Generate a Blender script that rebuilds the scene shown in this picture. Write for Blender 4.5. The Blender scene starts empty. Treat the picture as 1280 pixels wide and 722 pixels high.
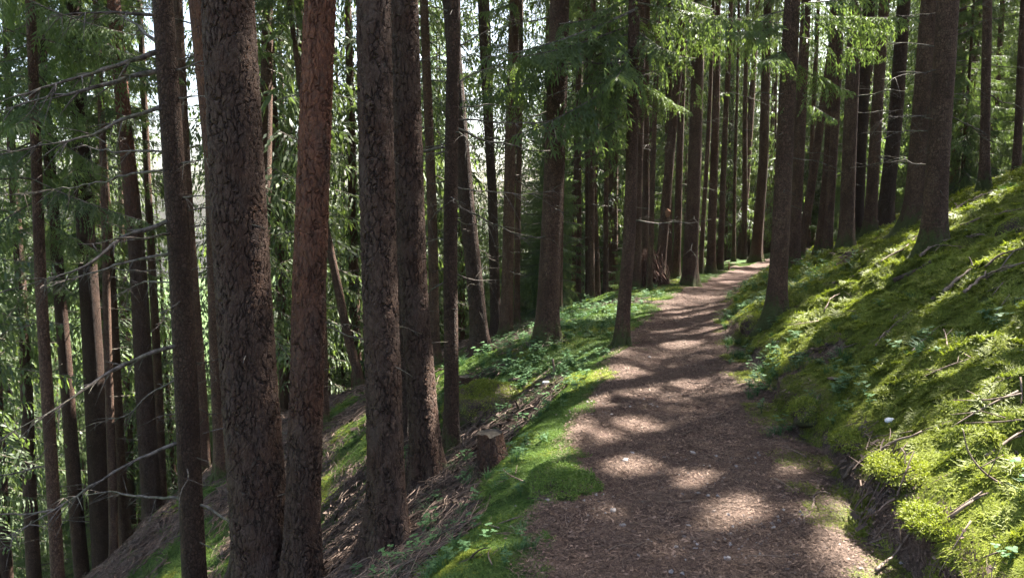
import bpy, math, random
import numpy as np
from mathutils import Vector, Matrix

# ------------------------------------------------------------------ camera, sky, sun, exposure
scene = bpy.context.scene
COL = scene.collection
R = math.radians

CAM_H = 1.6
PITCH = 6.0
FPX = 925.0                                   # focal length in photo pixels (1280 wide)
cam_data = bpy.data.cameras.new("camera")
cam_data.sensor_width = 36.0
cam_data.lens = 36.0 * FPX / 1280.0
cam_data.clip_start = 0.05
cam_data.clip_end = 3000.0
camera = bpy.data.objects.new("camera", cam_data)
camera.location = (0.0, 0.0, CAM_H)
camera.rotation_euler = (R(90.0 - PITCH), 0.0, 0.0)
COL.objects.link(camera)
scene.camera = camera

SUN_EL = 54.0
SUN_DIR = np.array([0.76, 0.65, 0.0])        # horizontal direction towards the sun
SUN_DIR /= np.linalg.norm(SUN_DIR)
SUN = np.array([SUN_DIR[0] * math.cos(R(SUN_EL)), SUN_DIR[1] * math.cos(R(SUN_EL)), math.sin(R(SUN_EL))])
SUN_STRENGTH = 5.0
SKY_STRENGTH = 0.068
EXPOSURE = 3.28

world = bpy.data.worlds.new("World")
scene.world = world
world.use_nodes = True
wn = world.node_tree.nodes
sky = wn.new("ShaderNodeTexSky")
sky.sky_type = 'NISHITA'
sky.sun_disc = False
sky.sun_elevation = R(SUN_EL)
sky.sun_rotation = math.atan2(SUN_DIR[0], SUN_DIR[1])
sky.air_density = 1.0
sky.dust_density = 5.0
sky.ozone_density = 1.0
wn["Background"].inputs["Strength"].default_value = SKY_STRENGTH
world.node_tree.links.new(sky.outputs["Color"], wn["Background"].inputs["Color"])

sun_data = bpy.data.lights.new("sun", 'SUN')
sun_data.energy = SUN_STRENGTH
sun_data.angle = R(0.53)
sun_data.color = (1.0, 0.95, 0.86)
sun_obj = bpy.data.objects.new("sun", sun_data)
sun_obj.rotation_euler = Vector(tuple(SUN)).to_track_quat('Z', 'Y').to_euler()
COL.objects.link(sun_obj)

scene.view_settings.view_transform = 'Standard'
scene.view_settings.look = 'None'
scene.view_settings.exposure = EXPOSURE
scene.view_settings.gamma = 1.0
scene.render.engine = 'CYCLES'
scene.cycles.max_bounces = 5
scene.cycles.diffuse_bounces = 4
scene.cycles.glossy_bounces = 1
scene.cycles.transmission_bounces = 3
scene.cycles.transparent_max_bounces = 4
scene.cycles.sample_clamp_indirect = 6.0
scene.cycles.use_denoising = True
scene.cycles.volume_bounces = 0
scene.cycles.volume_step_rate = 1.0
HAZE_DENSITY = 0.0002
# ------------------------------------------------------------------ noise, terrain
def smooth(a, b, x):
    t = np.clip((np.asarray(x, float) - a) / (b - a), 0, 1)
    return t * t * (3 - 2 * t)

_tab = np.random.RandomState(11).rand(256, 256)
def vnoise(x, y, seed=0):
    x = np.asarray(x, float) + seed * 17.31
    y = np.asarray(y, float) + seed * 9.77
    xi = np.floor(x).astype(int); yi = np.floor(y).astype(int)
    fx = x - xi; fy = y - yi
    fx = fx * fx * fx * (fx * (fx * 6 - 15) + 10); fy = fy * fy * fy * (fy * (fy * 6 - 15) + 10)
    a = _tab[xi & 255, yi & 255]; b = _tab[(xi + 1) & 255, yi & 255]
    c = _tab[xi & 255, (yi + 1) & 255]; d = _tab[(xi + 1) & 255, (yi + 1) & 255]
    return (a * (1 - fx) + b * fx) * (1 - fy) + (c * (1 - fx) + d * fx) * fy

def fbm(x, y, seed=0, octv=4):
    s = 0.0; amp = 0.5; tot = 0.0
    x = np.asarray(x, float); y = np.asarray(y, float)
    for o in range(octv):
        ca, sa = math.cos(0.6 * o), math.sin(0.6 * o)
        s = s + amp * vnoise((x * ca - y * sa) * 2 ** o, (x * sa + y * ca) * 2 ** o, seed + o * 3)
        tot += amp; amp *= 0.5
    return s / tot

_pp = np.array([(-0.35, -12), (-0.1, -6), (0.35, 0), (0.80, 3.2), (1.22, 5.65), (2.05, 9.4), (2.8, 11.7), (3.6, 13.9), (5.0, 17.2),
                (6.9, 20.8), (9.2, 25.0), (12.2, 30.0), (18.5, 40.0), (32.0, 60.0), (240.0, 360.0)])
_ys = np.linspace(-12, 360, 3721)
_xs = np.interp(_ys, _pp[:, 1], _pp[:, 0])
_k = np.exp(-0.5 * (np.arange(-30, 31) / 10.0) ** 2); _k /= _k.sum()
_xs = np.convolve(np.pad(_xs, 30, mode='reflect', reflect_type='odd'), _k, 'valid')
_dx = np.gradient(_xs, _ys)

def path_d(x, y):
    xc = np.interp(y, _ys, _xs); g = np.interp(y, _ys, _dx)
    return (x - xc) / np.sqrt(1 + g * g)

def half_w(y):
    return np.interp(y, [0, 5, 9, 12, 20, 30], [0.72, 0.66, 0.55, 0.46, 0.42, 0.40])

def height(x, y, fine=True):
    x = np.asarray(x, float); y = np.asarray(y, float)
    d = path_d(x, y)
    wob = 0.10 * (fbm(x * 1.1, y * 1.1, 5, 3) - 0.5) * 2
    w = half_w(y)
    u = np.maximum(-d - w + wob, 0)             # metres beyond the left edge of the path
    v = np.maximum(d - w + wob * 1.3, 0)              # metres beyond the right edge
    near = 1 - smooth(6.6, 9.6, y)
    zl_n = 0.28 * np.minimum(u, 0.4) + 0.66 * np.clip(u - 0.4, 0, 3) + 0.52 * np.clip(u - 3.4, 0, 20)
    zl_f = 0.06 * np.minimum(u, 0.9) + 0.28 * np.clip(u - 0.9, 0, 1.2) + np.interp(y, [8.5, 12], [0.64, 0.39]) * np.clip(u - 2.1, 0, 4.2) + 0.95 * np.clip(u - 6.3, 0, 15)
    zl = zl_n * near + zl_f * (1 - near)
    zl = zl + 0.36 * np.clip(u - 22, 0, 25) + 0.12 * np.clip(u - 47, 0, 40)
    step = np.interp(y, [0, 6, 9, 13], [0.24, 0.20, 0.13, 0.05])
    off = np.interp(y, [0, 5, 8, 12], [0.10, 0.30, 0.22, 0.1])
    vv = np.maximum(v - off, 0)
    slope = np.interp(y, [0, 8, 14, 30], [0.49, 0.475, 0.42, 0.40])
    zr = step * smooth(0.0, 0.10, vv) + slope * np.clip(vv - 0.08, 0, 4.5) + 0.42 * np.clip(vv - 4.6, 0, 30) + 0.25 * np.clip(vv - 34, 0, 60)
    z = -zl + zr + 0.03 * v
    if fine:
        on = 1 - smooth(0.0, 0.25, u + v)
        far = smooth(6, 14, u + v)
        off_p = 1 - on
        z = z + off_p * 0.16 * (fbm(x * 0.75, y * 0.75, 1, 3) - 0.5)
        z = z + off_p * 0.9 * far * (fbm(x * 0.16, y * 0.16, 8, 3) - 0.5)
        bil = np.abs(fbm(x * 2.3, y * 2.3, 2, 3) - 0.5) * 2
        bil2 = np.abs(fbm(x * 6.1, y * 6.1, 21, 2) - 0.5) * 2
        rgt = smooth(0.05, 0.5, vv)
        z = z + rgt * (0.22 * (0.35 - bil) + 0.10 * (0.35 - bil2))
        lft = smooth(0.1, 0.5, u)
        z = z + lft * (0.07 * (0.35 - bil) + 0.03 * (0.35 - bil2))
        z = z + on * (0.035 * (fbm(x * 1.7, y * 1.7, 3, 3) - 0.5) + 0.026 * (fbm(x * 7, y * 7, 4, 3) - 0.5))
        z = z - 0.03 * on * smooth(1.0, 0.2, np.abs(d) / np.maximum(w, .1))
    return z

CP, SP = math.cos(R(PITCH)), math.sin(R(PITCH))
def ray_dir(px, py):
    a = (px - 640.0) / FPX; b = -(py - 361.0) / FPX
    return np.array([a, CP + b * SP, -SP + b * CP])          # y component ~1 at the centre

def at_y(px, py, Y):
    d = ray_dir(px, py)
    t = Y / d[1]
    return np.array([d[0] * t, Y, CAM_H + d[2] * t])

def on_ground(px, py, tmax=60.0):
    d = ray_dir(px, py)
    t = np.arange(0.8, tmax, 0.02)
    x = d[0] * t; y = d[1] * t; z = CAM_H + d[2] * t
    h = height(x, y)
    i = np.nonzero(z < h)[0]
    if len(i) == 0:
        return on_ground(px, py + 4, tmax) if py < 716 else None
    k = i[0]
    return np.array([x[k], y[k], float(h[k])])

def project(p):
    x, y, z = p[0], p[1], p[2] - CAM_H
    dep = y * CP - z * SP
    up = y * SP + z * CP
    return 640 + FPX * x / dep, 361 - FPX * up / dep
# ------------------------------------------------------------------ materials
class NT:
    def __init__(s, name):
        s.m = bpy.data.materials.new(name); s.m.use_nodes = True
        s.t = s.m.node_tree; s.n = s.t.nodes; s.l = s.t.links
        s.b = s.n["Principled BSDF"]; s.out = s.n["Material Output"]
        s.b.inputs["Roughness"].default_value = 0.85
        s.b.inputs["Specular IOR Level"].default_value = 0.25
    def node(s, t, **kw):
        o = s.n.new(t)
        for k, v in kw.items(): setattr(o, k, v)
        return o
    def put(s, sock, v):
        if hasattr(v, "is_output") or isinstance(v, bpy.types.NodeSocket): s.l.new(v, sock)
        elif v is not None: sock.default_value = v
    def math(s, op, a, b=None, c=None, clamp=False):
        o = s.node("ShaderNodeMath", operation=op, use_clamp=clamp)
        s.put(o.inputs[0], a)
        if b is not None: s.put(o.inputs[1], b)
        if c is not None: s.put(o.inputs[2], c)
        return o.outputs[0]
    def mix(s, f, a, b, blend='MIX'):
        o = s.node("ShaderNodeMix", data_type='RGBA', blend_type=blend)
        s.put(o.inputs[0], f)
        for i, v in ((6, a), (7, b)):
            if isinstance(v, tuple): v = v + (1.0,) if len(v) == 3 else v
            s.put(o.inputs[i], v)
        return o.outputs[2]
    def ramp(s, f, lo, hi, a=0.0, b=1.0):
        o = s.node("ShaderNodeMapRange", interpolation_type='SMOOTHSTEP')
        s.put(o.inputs[0], f)
        for i, v in ((1, lo), (2, hi), (3, a), (4, b)): o.inputs[i].default_value = v
        return o.outputs[0]
    def noise(s, vec, scale, detail=3.0, rough=0.55):
        o = s.node("ShaderNodeTexNoise")
        s.put(o.inputs["Vector"], vec); o.inputs["Scale"].default_value = scale
        o.inputs["Detail"].default_value = detail; o.inputs["Roughness"].default_value = rough
        return o
    def vor(s, vec, scale, feature='F1'):
        o = s.node("ShaderNodeTexVoronoi", feature=feature)
        s.put(o.inputs["Vector"], vec); o.inputs["Scale"].default_value = scale
        return o
    def vmath(s, op, a, b):
        o = s.node("ShaderNodeVectorMath", operation=op)
        s.put(o.inputs[0], a)
        if op == 'SCALE': s.put(o.inputs["Scale"], b)
        else: s.put(o.inputs[1], b)
        return o.outputs[0]
    def attr(s, name, typ='GEOMETRY'):
        return s.node("ShaderNodeAttribute", attribute_name=name, attribute_type=typ)
    def objvec(s):
        """object coordinates shifted by a per-object random amount"""
        tc = s.node("ShaderNodeTexCoord"); oi = s.node("ShaderNodeObjectInfo")
        r = s.math('MULTIPLY', oi.outputs["Random"], 61.0)
        return s.vmath('ADD', tc.outputs["Object"], r), tc.outputs["Object"], oi.outputs["Random"]
    def bump(s, h, strength, dist):
        o = s.node("ShaderNodeBump"); s.put(o.inputs["Height"], h)
        o.inputs["Strength"].default_value = strength; o.inputs["Distance"].default_value = dist
        s.l.new(o.outputs[0], s.b.inputs["Normal"])
    def color(s, c):
        if isinstance(c, tuple): s.b.inputs["Base Color"].default_value = c + (1.0,)
        else: s.l.new(c, s.b.inputs["Base Color"])

def pine_bark(name, displace):
    k = NT(name)
    v, obj, rnd = k.objvec()
    warp = k.noise(v, 5.0, 2.0); warp2 = k.noise(v, 24.0, 2.0)
    v2 = k.vmath('ADD', v, k.vmath('SCALE', k.vmath('SUBTRACT', warp.outputs["Color"], (0.5, 0.5, 0.5)), 0.10))
    v2 = k.vmath('ADD', v2, k.vmath('SCALE', k.vmath('SUBTRACT', warp2.outputs["Color"], (0.5, 0.5, 0.5)), 0.030))
    vs = k.vmath('MULTIPLY', v2, (1.0, 1.0, 0.30))
    e = k.vor(vs, 31.0, 'DISTANCE_TO_EDGE').outputs["Distance"]
    cell = k.vor(vs, 31.0, 'F1')
    vs2 = k.vmath('MULTIPLY', v2, (1.0, 1.0, 0.52))
    flake = k.vor(vs2, 60.0, 'F1')
    e2 = k.vor(vs2, 60.0, 'DISTANCE_TO_EDGE').outputs["Distance"]
    flake3 = k.vor(k.vmath('MULTIPLY', v2, (1.0, 1.0, 0.6)), 120.0, 'F1')
    fine = k.noise(v, 140.0, 3.0)
    big = k.noise(v, 3.0, 2.0)
    gate = k.ramp(k.noise(k.vmath('MULTIPLY', v, (1.0, 1.0, 0.4)), 13.0, 2.0).outputs["Fac"], 0.36, 0.60)
    sep = k.node("ShaderNodeSeparateColor"); k.l.new(cell.outputs["Color"], sep.inputs[0])
    sep2 = k.node("ShaderNodeSeparateColor"); k.l.new(flake.outputs["Color"], sep2.inputs[0])
    sep3 = k.node("ShaderNodeSeparateColor"); k.l.new(flake3.outputs["Color"], sep3.inputs[0])
    plate = k.ramp(e, 0.0, 0.13)
    low = k.math('MULTIPLY', k.math('SUBTRACT', 1.0, plate), k.math('ADD', 0.25, k.math('MULTIPLY', gate, 0.75)))
    h = k.math('SUBTRACT', 0.45, k.math('MULTIPLY', low, 0.75))
    h = k.math('ADD', h, k.math('MULTIPLY', sep2.outputs[0], 0.36))
    h = k.math('ADD', h, k.math('MULTIPLY', sep3.outputs[0], 0.14))
    h = k.math('ADD', h, k.math('MULTIPLY', k.ramp(e2, 0.0, 0.12), 0.10))
    h = k.math('ADD', h, k.math('MULTIPLY', fine.outputs["Fac"], 0.14))
    base = k.mix(sep.outputs[1], (0.090, 0.050, 0.037), (0.140, 0.086, 0.066))
    base = k.mix(k.math('MULTIPLY', sep2.outputs[1], 0.85), base, (0.215, 0.152, 0.126))
    base = k.mix(k.math('MULTIPLY', sep3.outputs[1], 0.35), base, (0.060, 0.034, 0.026))
    base = k.mix(k.ramp(big.outputs["Fac"], 0.46, 0.70, 0.0, 0.6), base, (0.110, 0.050, 0.031))
    base = k.mix(k.ramp(fine.outputs["Fac"], 0.3, 0.75, 0.0, 0.5), base, (0.050, 0.030, 0.020))
    base = k.mix(1.0, base, (0.44, 0.40, 0.35), 'MULTIPLY')
    # the upper stem of a pine sheds its plates and turns fox red
    z = k.node("ShaderNodeSeparateXYZ"); k.l.new(obj, z.inputs[0])
    at = k.attr("red_from", 'OBJECT').outputs["Fac"]
    red = k.math('MULTIPLY', k.math('SUBTRACT', k.math('ADD', z.outputs[2], k.math('MULTIPLY', big.outputs["Fac"], 1.2)), at), 0.45, clamp=True)
    base = k.mix(k.math('MULTIPLY', red, 0.8), base, k.mix(sep2.outputs[2], (0.172, 0.066, 0.034), (0.096, 0.042, 0.026)))
    base = k.mix(k.math('MULTIPLY', k.ramp(k.noise(k.vmath('MULTIPLY', v, (1.0, 1.0, 0.5)), 7.0, 4.0, 0.65).outputs["Fac"], 0.52, 0.66), 0.5), base, (0.062, 0.042, 0.034))
    fur = k.mix(red, (0.018, 0.011, 0.009), (0.070, 0.030, 0.020))
    li = k.noise(v, 18.0, 4.0, 0.7)
    base = k.mix(k.ramp(li.outputs["Fac"], 0.62, 0.72, 0.0, 0.5), base, (0.085, 0.086, 0.066))
    c = k.mix(k.math('MULTIPLY', k.ramp(e, 0.005, 0.085, 1.0, 0.0), k.math('ADD', 0.2, k.math('MULTIPLY', gate, 0.6))), base, fur)
    k.color(c)
    if displace:
        d = k.node("ShaderNodeDisplacement"); d.inputs["Midlevel"].default_value = 0.55
        k.put(d.inputs["Height"], h)
        k.put(d.inputs["Scale"], k.math('MULTIPLY', k.math('SUBTRACT', 1.0, k.math('MULTIPLY', red, 0.12)), 0.020))
        k.l.new(d.outputs[0], k.out.inputs["Displacement"]); k.m.displacement_method = 'BOTH'
    else:
        k.bump(h, 1.0, 0.03)
    return k.m

def spruce_bark(name, dark=1.0):
    k = NT(name)
    v, obj, rnd = k.objvec()
    w = k.noise(v, 9.0, 3.0)
    v2 = k.vmath('ADD', v, k.vmath('SCALE', k.vmath('SUBTRACT', w.outputs["Color"], (0.5, 0.5, 0.5)), 0.04))
    vs = k.vmath('MULTIPLY', v2, (1.0, 1.0, 0.6))
    f = k.vor(vs, 48.0, 'F1'); e = k.vor(vs, 48.0, 'DISTANCE_TO_EDGE').outputs["Distance"]
    sep = k.node("ShaderNodeSeparateColor"); k.l.new(f.outputs["Color"], sep.inputs[0])
    fine = k.noise(v, 150.0, 4.0, 0.7)
    big = k.noise(k.vmath('MULTIPLY', v, (1.0, 1.0, 0.5)), 4.5, 4.0, 0.6)
    patch = k.noise(k.vmath('MULTIPLY', v, (1.0, 1.0, 0.6)), 14.0, 4.0, 0.7)
    c = k.mix(sep.outputs[0], (0.080, 0.053, 0.041), (0.125, 0.086, 0.068))
    c = k.mix(k.ramp(big.outputs["Fac"], 0.42, 0.64, 0.0, 0.8), c, (0.062, 0.038, 0.029))
    c = k.mix(k.ramp(patch.outputs["Fac"], 0.55, 0.70, 0.0, 0.45), c, (0.125, 0.112, 0.088))
    c = k.mix(k.ramp(patch.outputs["Fac"], 0.30, 0.44, 0.7, 0.0), c, (0.036, 0.023, 0.018))
    c = k.mix(k.ramp(e, 0.0, 0.12, 0.75, 0.0), c, (0.026, 0.017, 0.013))
    c = k.mix(k.math('MULTIPLY', rnd, 0.6), c, k.mix(1.0, c, (0.80, 0.72, 0.70), 'MULTIPLY'))
    c = k.mix(1.0, c, (1.15, 0.99, 0.84), 'MULTIPLY')
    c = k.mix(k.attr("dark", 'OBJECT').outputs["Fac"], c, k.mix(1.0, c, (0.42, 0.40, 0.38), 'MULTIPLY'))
    # green moss sleeve creeping up the foot
    z = k.node("ShaderNodeSeparateXYZ"); k.l.new(obj, z.inputs[0])
    mz = k.math('SUBTRACT', k.math('ADD', k.math('MULTIPLY', patch.outputs["Fac"], 0.9), -0.12), k.math('MULTIPLY', z.outputs[2], 1.1))
    c = k.mix(k.ramp(mz, 0.0, 0.3, 0.0, 0.85), c, (0.060, 0.078, 0.020))
    k.color(c)
    h = k.math('ADD', k.math('MULTIPLY', k.ramp(e, 0.0, 0.16), k.math('ADD', 0.4, sep.outputs[1])), k.math('MULTIPLY', fine.outputs["Fac"], 0.5))
    h = k.math('ADD', h, k.math('MULTIPLY', patch.outputs["Fac"], 1.2))
    k.bump(h, 1.0, 0.016)
    return k.m

def leaf_mat(name, old, fresh, gloss=0.25, trans=0.35):
    k = NT(name)
    t = k.attr("tone").outputs["Fac"]
    oi = k.node("ShaderNodeObjectInfo")
    c = k.mix(t, old, fresh)
    c = k.mix(k.math('MULTIPLY', oi.outputs["Random"], 0.5), c, k.mix(1.0, c, (0.80, 0.92, 0.95), 'MULTIPLY'))
    k.color(c)
    k.b.inputs["Roughness"].default_value = 0.55
    k.b.inputs["Specular IOR Level"].default_value = gloss
    tr = k.node("ShaderNodeBsdfTranslucent")
    k.l.new(k.mix(1.0, c, (1.5, 1.6, 0.75), 'MULTIPLY'), tr.inputs["Color"])
    mx = k.node("ShaderNodeMixShader"); mx.inputs[0].default_value = trans
    k.l.new(k.b.outputs[0], mx.inputs[1]); k.l.new(tr.outputs[0], mx.inputs[2]); k.l.new(mx.outputs[0], k.out.inputs["Surface"])
    return k.m

def wood_mat(name, a, b, scale=40.0, moss=0.0):
    k = NT(name)
    v, obj, rnd = k.objvec()
    n = k.noise(v, scale, 4.0, 0.65); n2 = k.noise(v, 7.0, 2.0)
    c = k.mix(k.ramp(n.outputs["Fac"], 0.3, 0.7), a, b)
    c = k.mix(k.math('MULTIPLY', rnd, 0.5), c, k.mix(1.0, c, (0.62, 0.58, 0.55), 'MULTIPLY'))
    if moss:
        c = k.mix(k.ramp(n2.outputs["Fac"], 0.5, 0.62, 0.0, moss), c, (0.065, 0.085, 0.022))
    k.color(c)
    k.bump(n.outputs["Fac"], 0.5, 0.004)
    return k.m

def tone_mat(name, a, b, rough=0.85, trans=0.0):
    if trans: return leaf_mat(name, a, b, 0.15, trans)
    k = NT(name)
    k.color(k.mix(k.attr("tone").outputs["Fac"], a, b)); k.b.inputs["Roughness"].default_value = rough
    return k.m

def ground_mat():
    k = NT("forest_floor")
    tc = k.node("ShaderNodeTexCoord"); v = tc.outputs["Object"]
    mo = k.attr("moss").outputs["Fac"]; pa = k.attr("path").outputs["Fac"]
    n1 = k.noise(v, 2.2, 4.0, 0.6); n2 = k.noise(v, 26.0, 4.0, 0.7); n3 = k.noise(v, 120.0, 3.0, 0.7)
    w = k.noise(v, 14.0, 2.0)
    vv = k.vmath('ADD', v, k.vmath('SCALE', w.outputs["Color"], 0.08))
    ndl = k.vor(k.vmath('MULTIPLY', vv, (1.0, 3.2, 1.0)), 55.0, 'DISTANCE_TO_EDGE').outputs["Distance"]
    ndl2 = k.vor(k.vmath('MULTIPLY', vv, (3.0, 1.0, 1.4)), 48.0, 'F1')
    s2 = k.node("ShaderNodeSeparateColor"); k.l.new(ndl2.outputs["Color"], s2.inputs[0])
    lit = k.mix(k.ramp(n2.outputs["Fac"], 0.3, 0.7), (0.038, 0.025, 0.018), (0.160, 0.113, 0.086))
    lit = k.mix(k.ramp(s2.outputs[0], 0.72, 1.0, 0.0, 0.7), lit, (0.26, 0.19, 0.145))
    lit = k.mix(k.ramp(ndl, 0.0, 0.08, 0.7, 0.0), lit, (0.035, 0.021, 0.016))
    pth = k.mix(n2.outputs["Fac"], (0.032, 0.017, 0.012), (0.105, 0.062, 0.046))
    pth = k.mix(k.ramp(n1.outputs["Fac"], 0.42, 0.66, 0.0, 0.45), pth, (0.070, 0.040, 0.033))
    pth = k.mix(k.ramp(s2.outputs[0], 0.80, 1.0, 0.0, 0.6), pth, (0.240, 0.172, 0.145))
    pth = k.mix(k.ramp(ndl, 0.0, 0.06, 0.5, 0.0), pth, (0.034, 0.019, 0.016))
    mos = k.mix(n2.outputs["Fac"], (0.038, 0.046, 0.009), (0.110, 0.125, 0.024))
    mos = k.mix(k.attr("verge").outputs["Fac"], mos, k.mix(n2.outputs["Fac"], (0.022, 0.044, 0.010), (0.062, 0.105, 0.024)))
    c = k.mix(pa, lit, pth)
    thr = k.math('SUBTRACT', k.math('ADD', mo, k.math('MULTIPLY', k.math('SUBTRACT', n2.outputs["Fac"], 0.5), 0.8)), 0.0)
    c = k.mix(k.ramp(thr, 0.38, 0.62), c, mos)
    k.color(c)
    k.b.inputs["Specular IOR Level"].default_value = 0.15
    h = k.math('ADD', k.math('MULTIPLY', n2.outputs["Fac"], 1.0), k.math('ADD', k.math('MULTIPLY', n3.outputs["Fac"], 0.4), k.math('MULTIPLY', k.ramp(ndl, 0, 0.1), 0.25)))
    k.bump(h, 0.9, 0.02)
    return k.m

M = {}
M["pine_d"] = pine_bark("pine_bark_relief", True)
M["pine"] = pine_bark("pine_bark", False)
M["spruce"] = spruce_bark("spruce_bark")
M["needle"] = leaf_mat("spruce_needles", (0.046, 0.065, 0.040), (0.135, 0.175, 0.064), 0.3, 0.38)
M["twig"] = wood_mat("dead_twig", (0.034, 0.026, 0.021), (0.165, 0.138, 0.116), 22.0, 0.25)
M["stick"] = wood_mat("fallen_stick", (0.085, 0.058, 0.044), (0.230, 0.175, 0.135), 30.0)
M["log"] = wood_mat("rotten_log", (0.028, 0.019, 0.015), (0.090, 0.060, 0.045), 26.0, 0.5)
M["cut"] = wood_mat("cut_wood", (0.055, 0.045, 0.034), (0.110, 0.090, 0.066), 18.0, 0.95)
M["ground"] = ground_mat()
M["moss"] = tone_mat("moss_fronds", (0.070, 0.085, 0.012), (0.230, 0.250, 0.045), trans=0.3)
M["verge"] = tone_mat("verge_moss_fronds", (0.042, 0.072, 0.018), (0.130, 0.188, 0.046), trans=0.3)
M["herb"] = tone_mat("herb_leaves", (0.034, 0.075, 0.028), (0.085, 0.145, 0.060), trans=0.25)
M["litter"] = tone_mat("needle_litter", (0.020, 0.011, 0.008), (0.205, 0.138, 0.102))
M["slope_litter"] = tone_mat("slope_litter", (0.022, 0.014, 0.010), (0.165, 0.115, 0.088))
M["grit"] = tone_mat("stone_chips", (0.07, 0.055, 0.05), (0.20, 0.18, 0.17))
M["stone"] = wood_mat("pale_stone", (0.16, 0.145, 0.14), (0.32, 0.30, 0.29), 22.0)
M["white"] = wood_mat("white_scrap", (0.62, 0.62, 0.62), (0.80, 0.80, 0.78), 10.0)
# ------------------------------------------------------------------ mesh helpers
class Buf:
    """collects quads (n,4,3) and triangles (n,3,3) with a tone and a material slot for each face"""
    def __init__(s): s.q = []; s.qt = []; s.qm = []; s.t = []; s.tt = []; s.tm = []
    def quads(s, q, tone, m=0):
        if len(q): s.q.append(np.asarray(q, np.float32)); s.qt.append(np.broadcast_to(np.asarray(tone, np.float32), (len(q),))); s.qm.append(np.full(len(q), m, np.int32))
    def tris(s, t, tone, m=0):
        if len(t): s.t.append(np.asarray(t, np.float32)); s.tt.append(np.broadcast_to(np.asarray(tone, np.float32), (len(t),))); s.tm.append(np.full(len(t), m, np.int32))
    def arrays(s):
        z4 = np.zeros((0, 4, 3), np.float32); z3 = np.zeros((0, 3, 3), np.float32); z = np.zeros(0, np.float32); zi = np.zeros(0, np.int32)
        return [np.concatenate(s.q) if s.q else z4, np.concatenate(s.qt) if s.q else z, np.concatenate(s.qm) if s.q else zi,
                np.concatenate(s.t) if s.t else z3, np.concatenate(s.tt) if s.t else z, np.concatenate(s.tm) if s.t else zi]

def soup_mesh(name, arr, mats):
    q, qt, qm, t, tt, tm = arr
    nq, nt = len(q), len(t)
    me = bpy.data.meshes.new(name)
    nv = nq * 4 + nt * 3
    me.vertices.add(nv); me.loops.add(nv); me.polygons.add(nq + nt)
    me.vertices.foreach_set("co", np.concatenate([q.reshape(-1), t.reshape(-1)]).astype(np.float32))
    me.loops.foreach_set("vertex_index", np.arange(nv, dtype=np.int32))
    me.polygons.foreach_set("loop_start", np.concatenate([np.arange(nq) * 4, nq * 4 + np.arange(nt) * 3]).astype(np.int32))
    me.polygons.foreach_set("material_index", np.concatenate([qm, tm]).astype(np.int32))
    a = me.attributes.new("tone", 'FLOAT', 'FACE')
    a.data.foreach_set("value", np.concatenate([qt, tt]).astype(np.float32))
    for m in mats: me.materials.append(m)
    me.update(calc_edges=True)
    return me

def grid_mesh(name, V, nu, nv, mat, wrap=True, cap=False):
    """V: (nv,nu,3) rings"""
    idx = np.arange(nu * nv).reshape(nv, nu)
    if wrap:
        a = idx[:-1]; b = np.roll(idx, -1, 1)[:-1]; c = np.roll(idx, -1, 1)[1:]; d = idx[1:]
    else:
        a = idx[:-1, :-1]; b = idx[:-1, 1:]; c = idx[1:, 1:]; d = idx[1:, :-1]
    F = np.stack([a, b, c, d], -1).reshape(-1, 4)
    me = bpy.data.meshes.new(name)
    me.vertices.add(nu * nv); me.loops.add(F.size); me.polygons.add(len(F))
    me.vertices.foreach_set("co", V.reshape(-1).astype(np.float32))
    me.loops.foreach_set("vertex_index", F.reshape(-1).astype(np.int32))
    me.polygons.foreach_set("loop_start", (np.arange(len(F)) * 4).astype(np.int32))
    me.polygons.foreach_set("use_smooth", np.ones(len(F), bool))
    if mat: me.materials.append(mat)
    me.update(calc_edges=True)
    return me

def link(name, data, parent=None, loc=None):
    o = bpy.data.objects.new(name, data); COL.objects.link(o)
    if parent is not None: o.parent = parent
    if loc is not None: o.location = tuple(float(v) for v in loc)
    return o

def tag(o, label=None, cat=None, group=None, kind=None):
    if label: o["label"] = label
    if cat: o["category"] = cat
    if group: o["group"] = group
    if kind: o["kind"] = kind
    return o

def norm(a):
    return a / np.maximum(np.linalg.norm(a, axis=-1, keepdims=True), 1e-9)

def tube_quads(P, rad, sides=5, tip=True):
    """quads of a tube along polyline P (n,3) with radii rad (n,)"""
    P = np.asarray(P, float); rad = np.asarray(rad, float)
    T = norm(np.gradient(P, axis=0))
    ref = np.array([0.0, 0.0, 1.0]) if abs(T[0][2]) < 0.9 else np.array([1.0, 0.0, 0.0])
    A = norm(np.cross(T, ref)); B = np.cross(T, A)
    th = np.arange(sides) * 2 * math.pi / sides
    V = P[:, None] + rad[:, None, None] * (A[:, None] * np.cos(th)[None, :, None] + B[:, None] * np.sin(th)[None, :, None])
    W = np.roll(V, -1, 1)
    return np.stack([V[:-1], W[:-1], W[1:], V[1:]], 2).reshape(-1, 4, 3)

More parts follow.
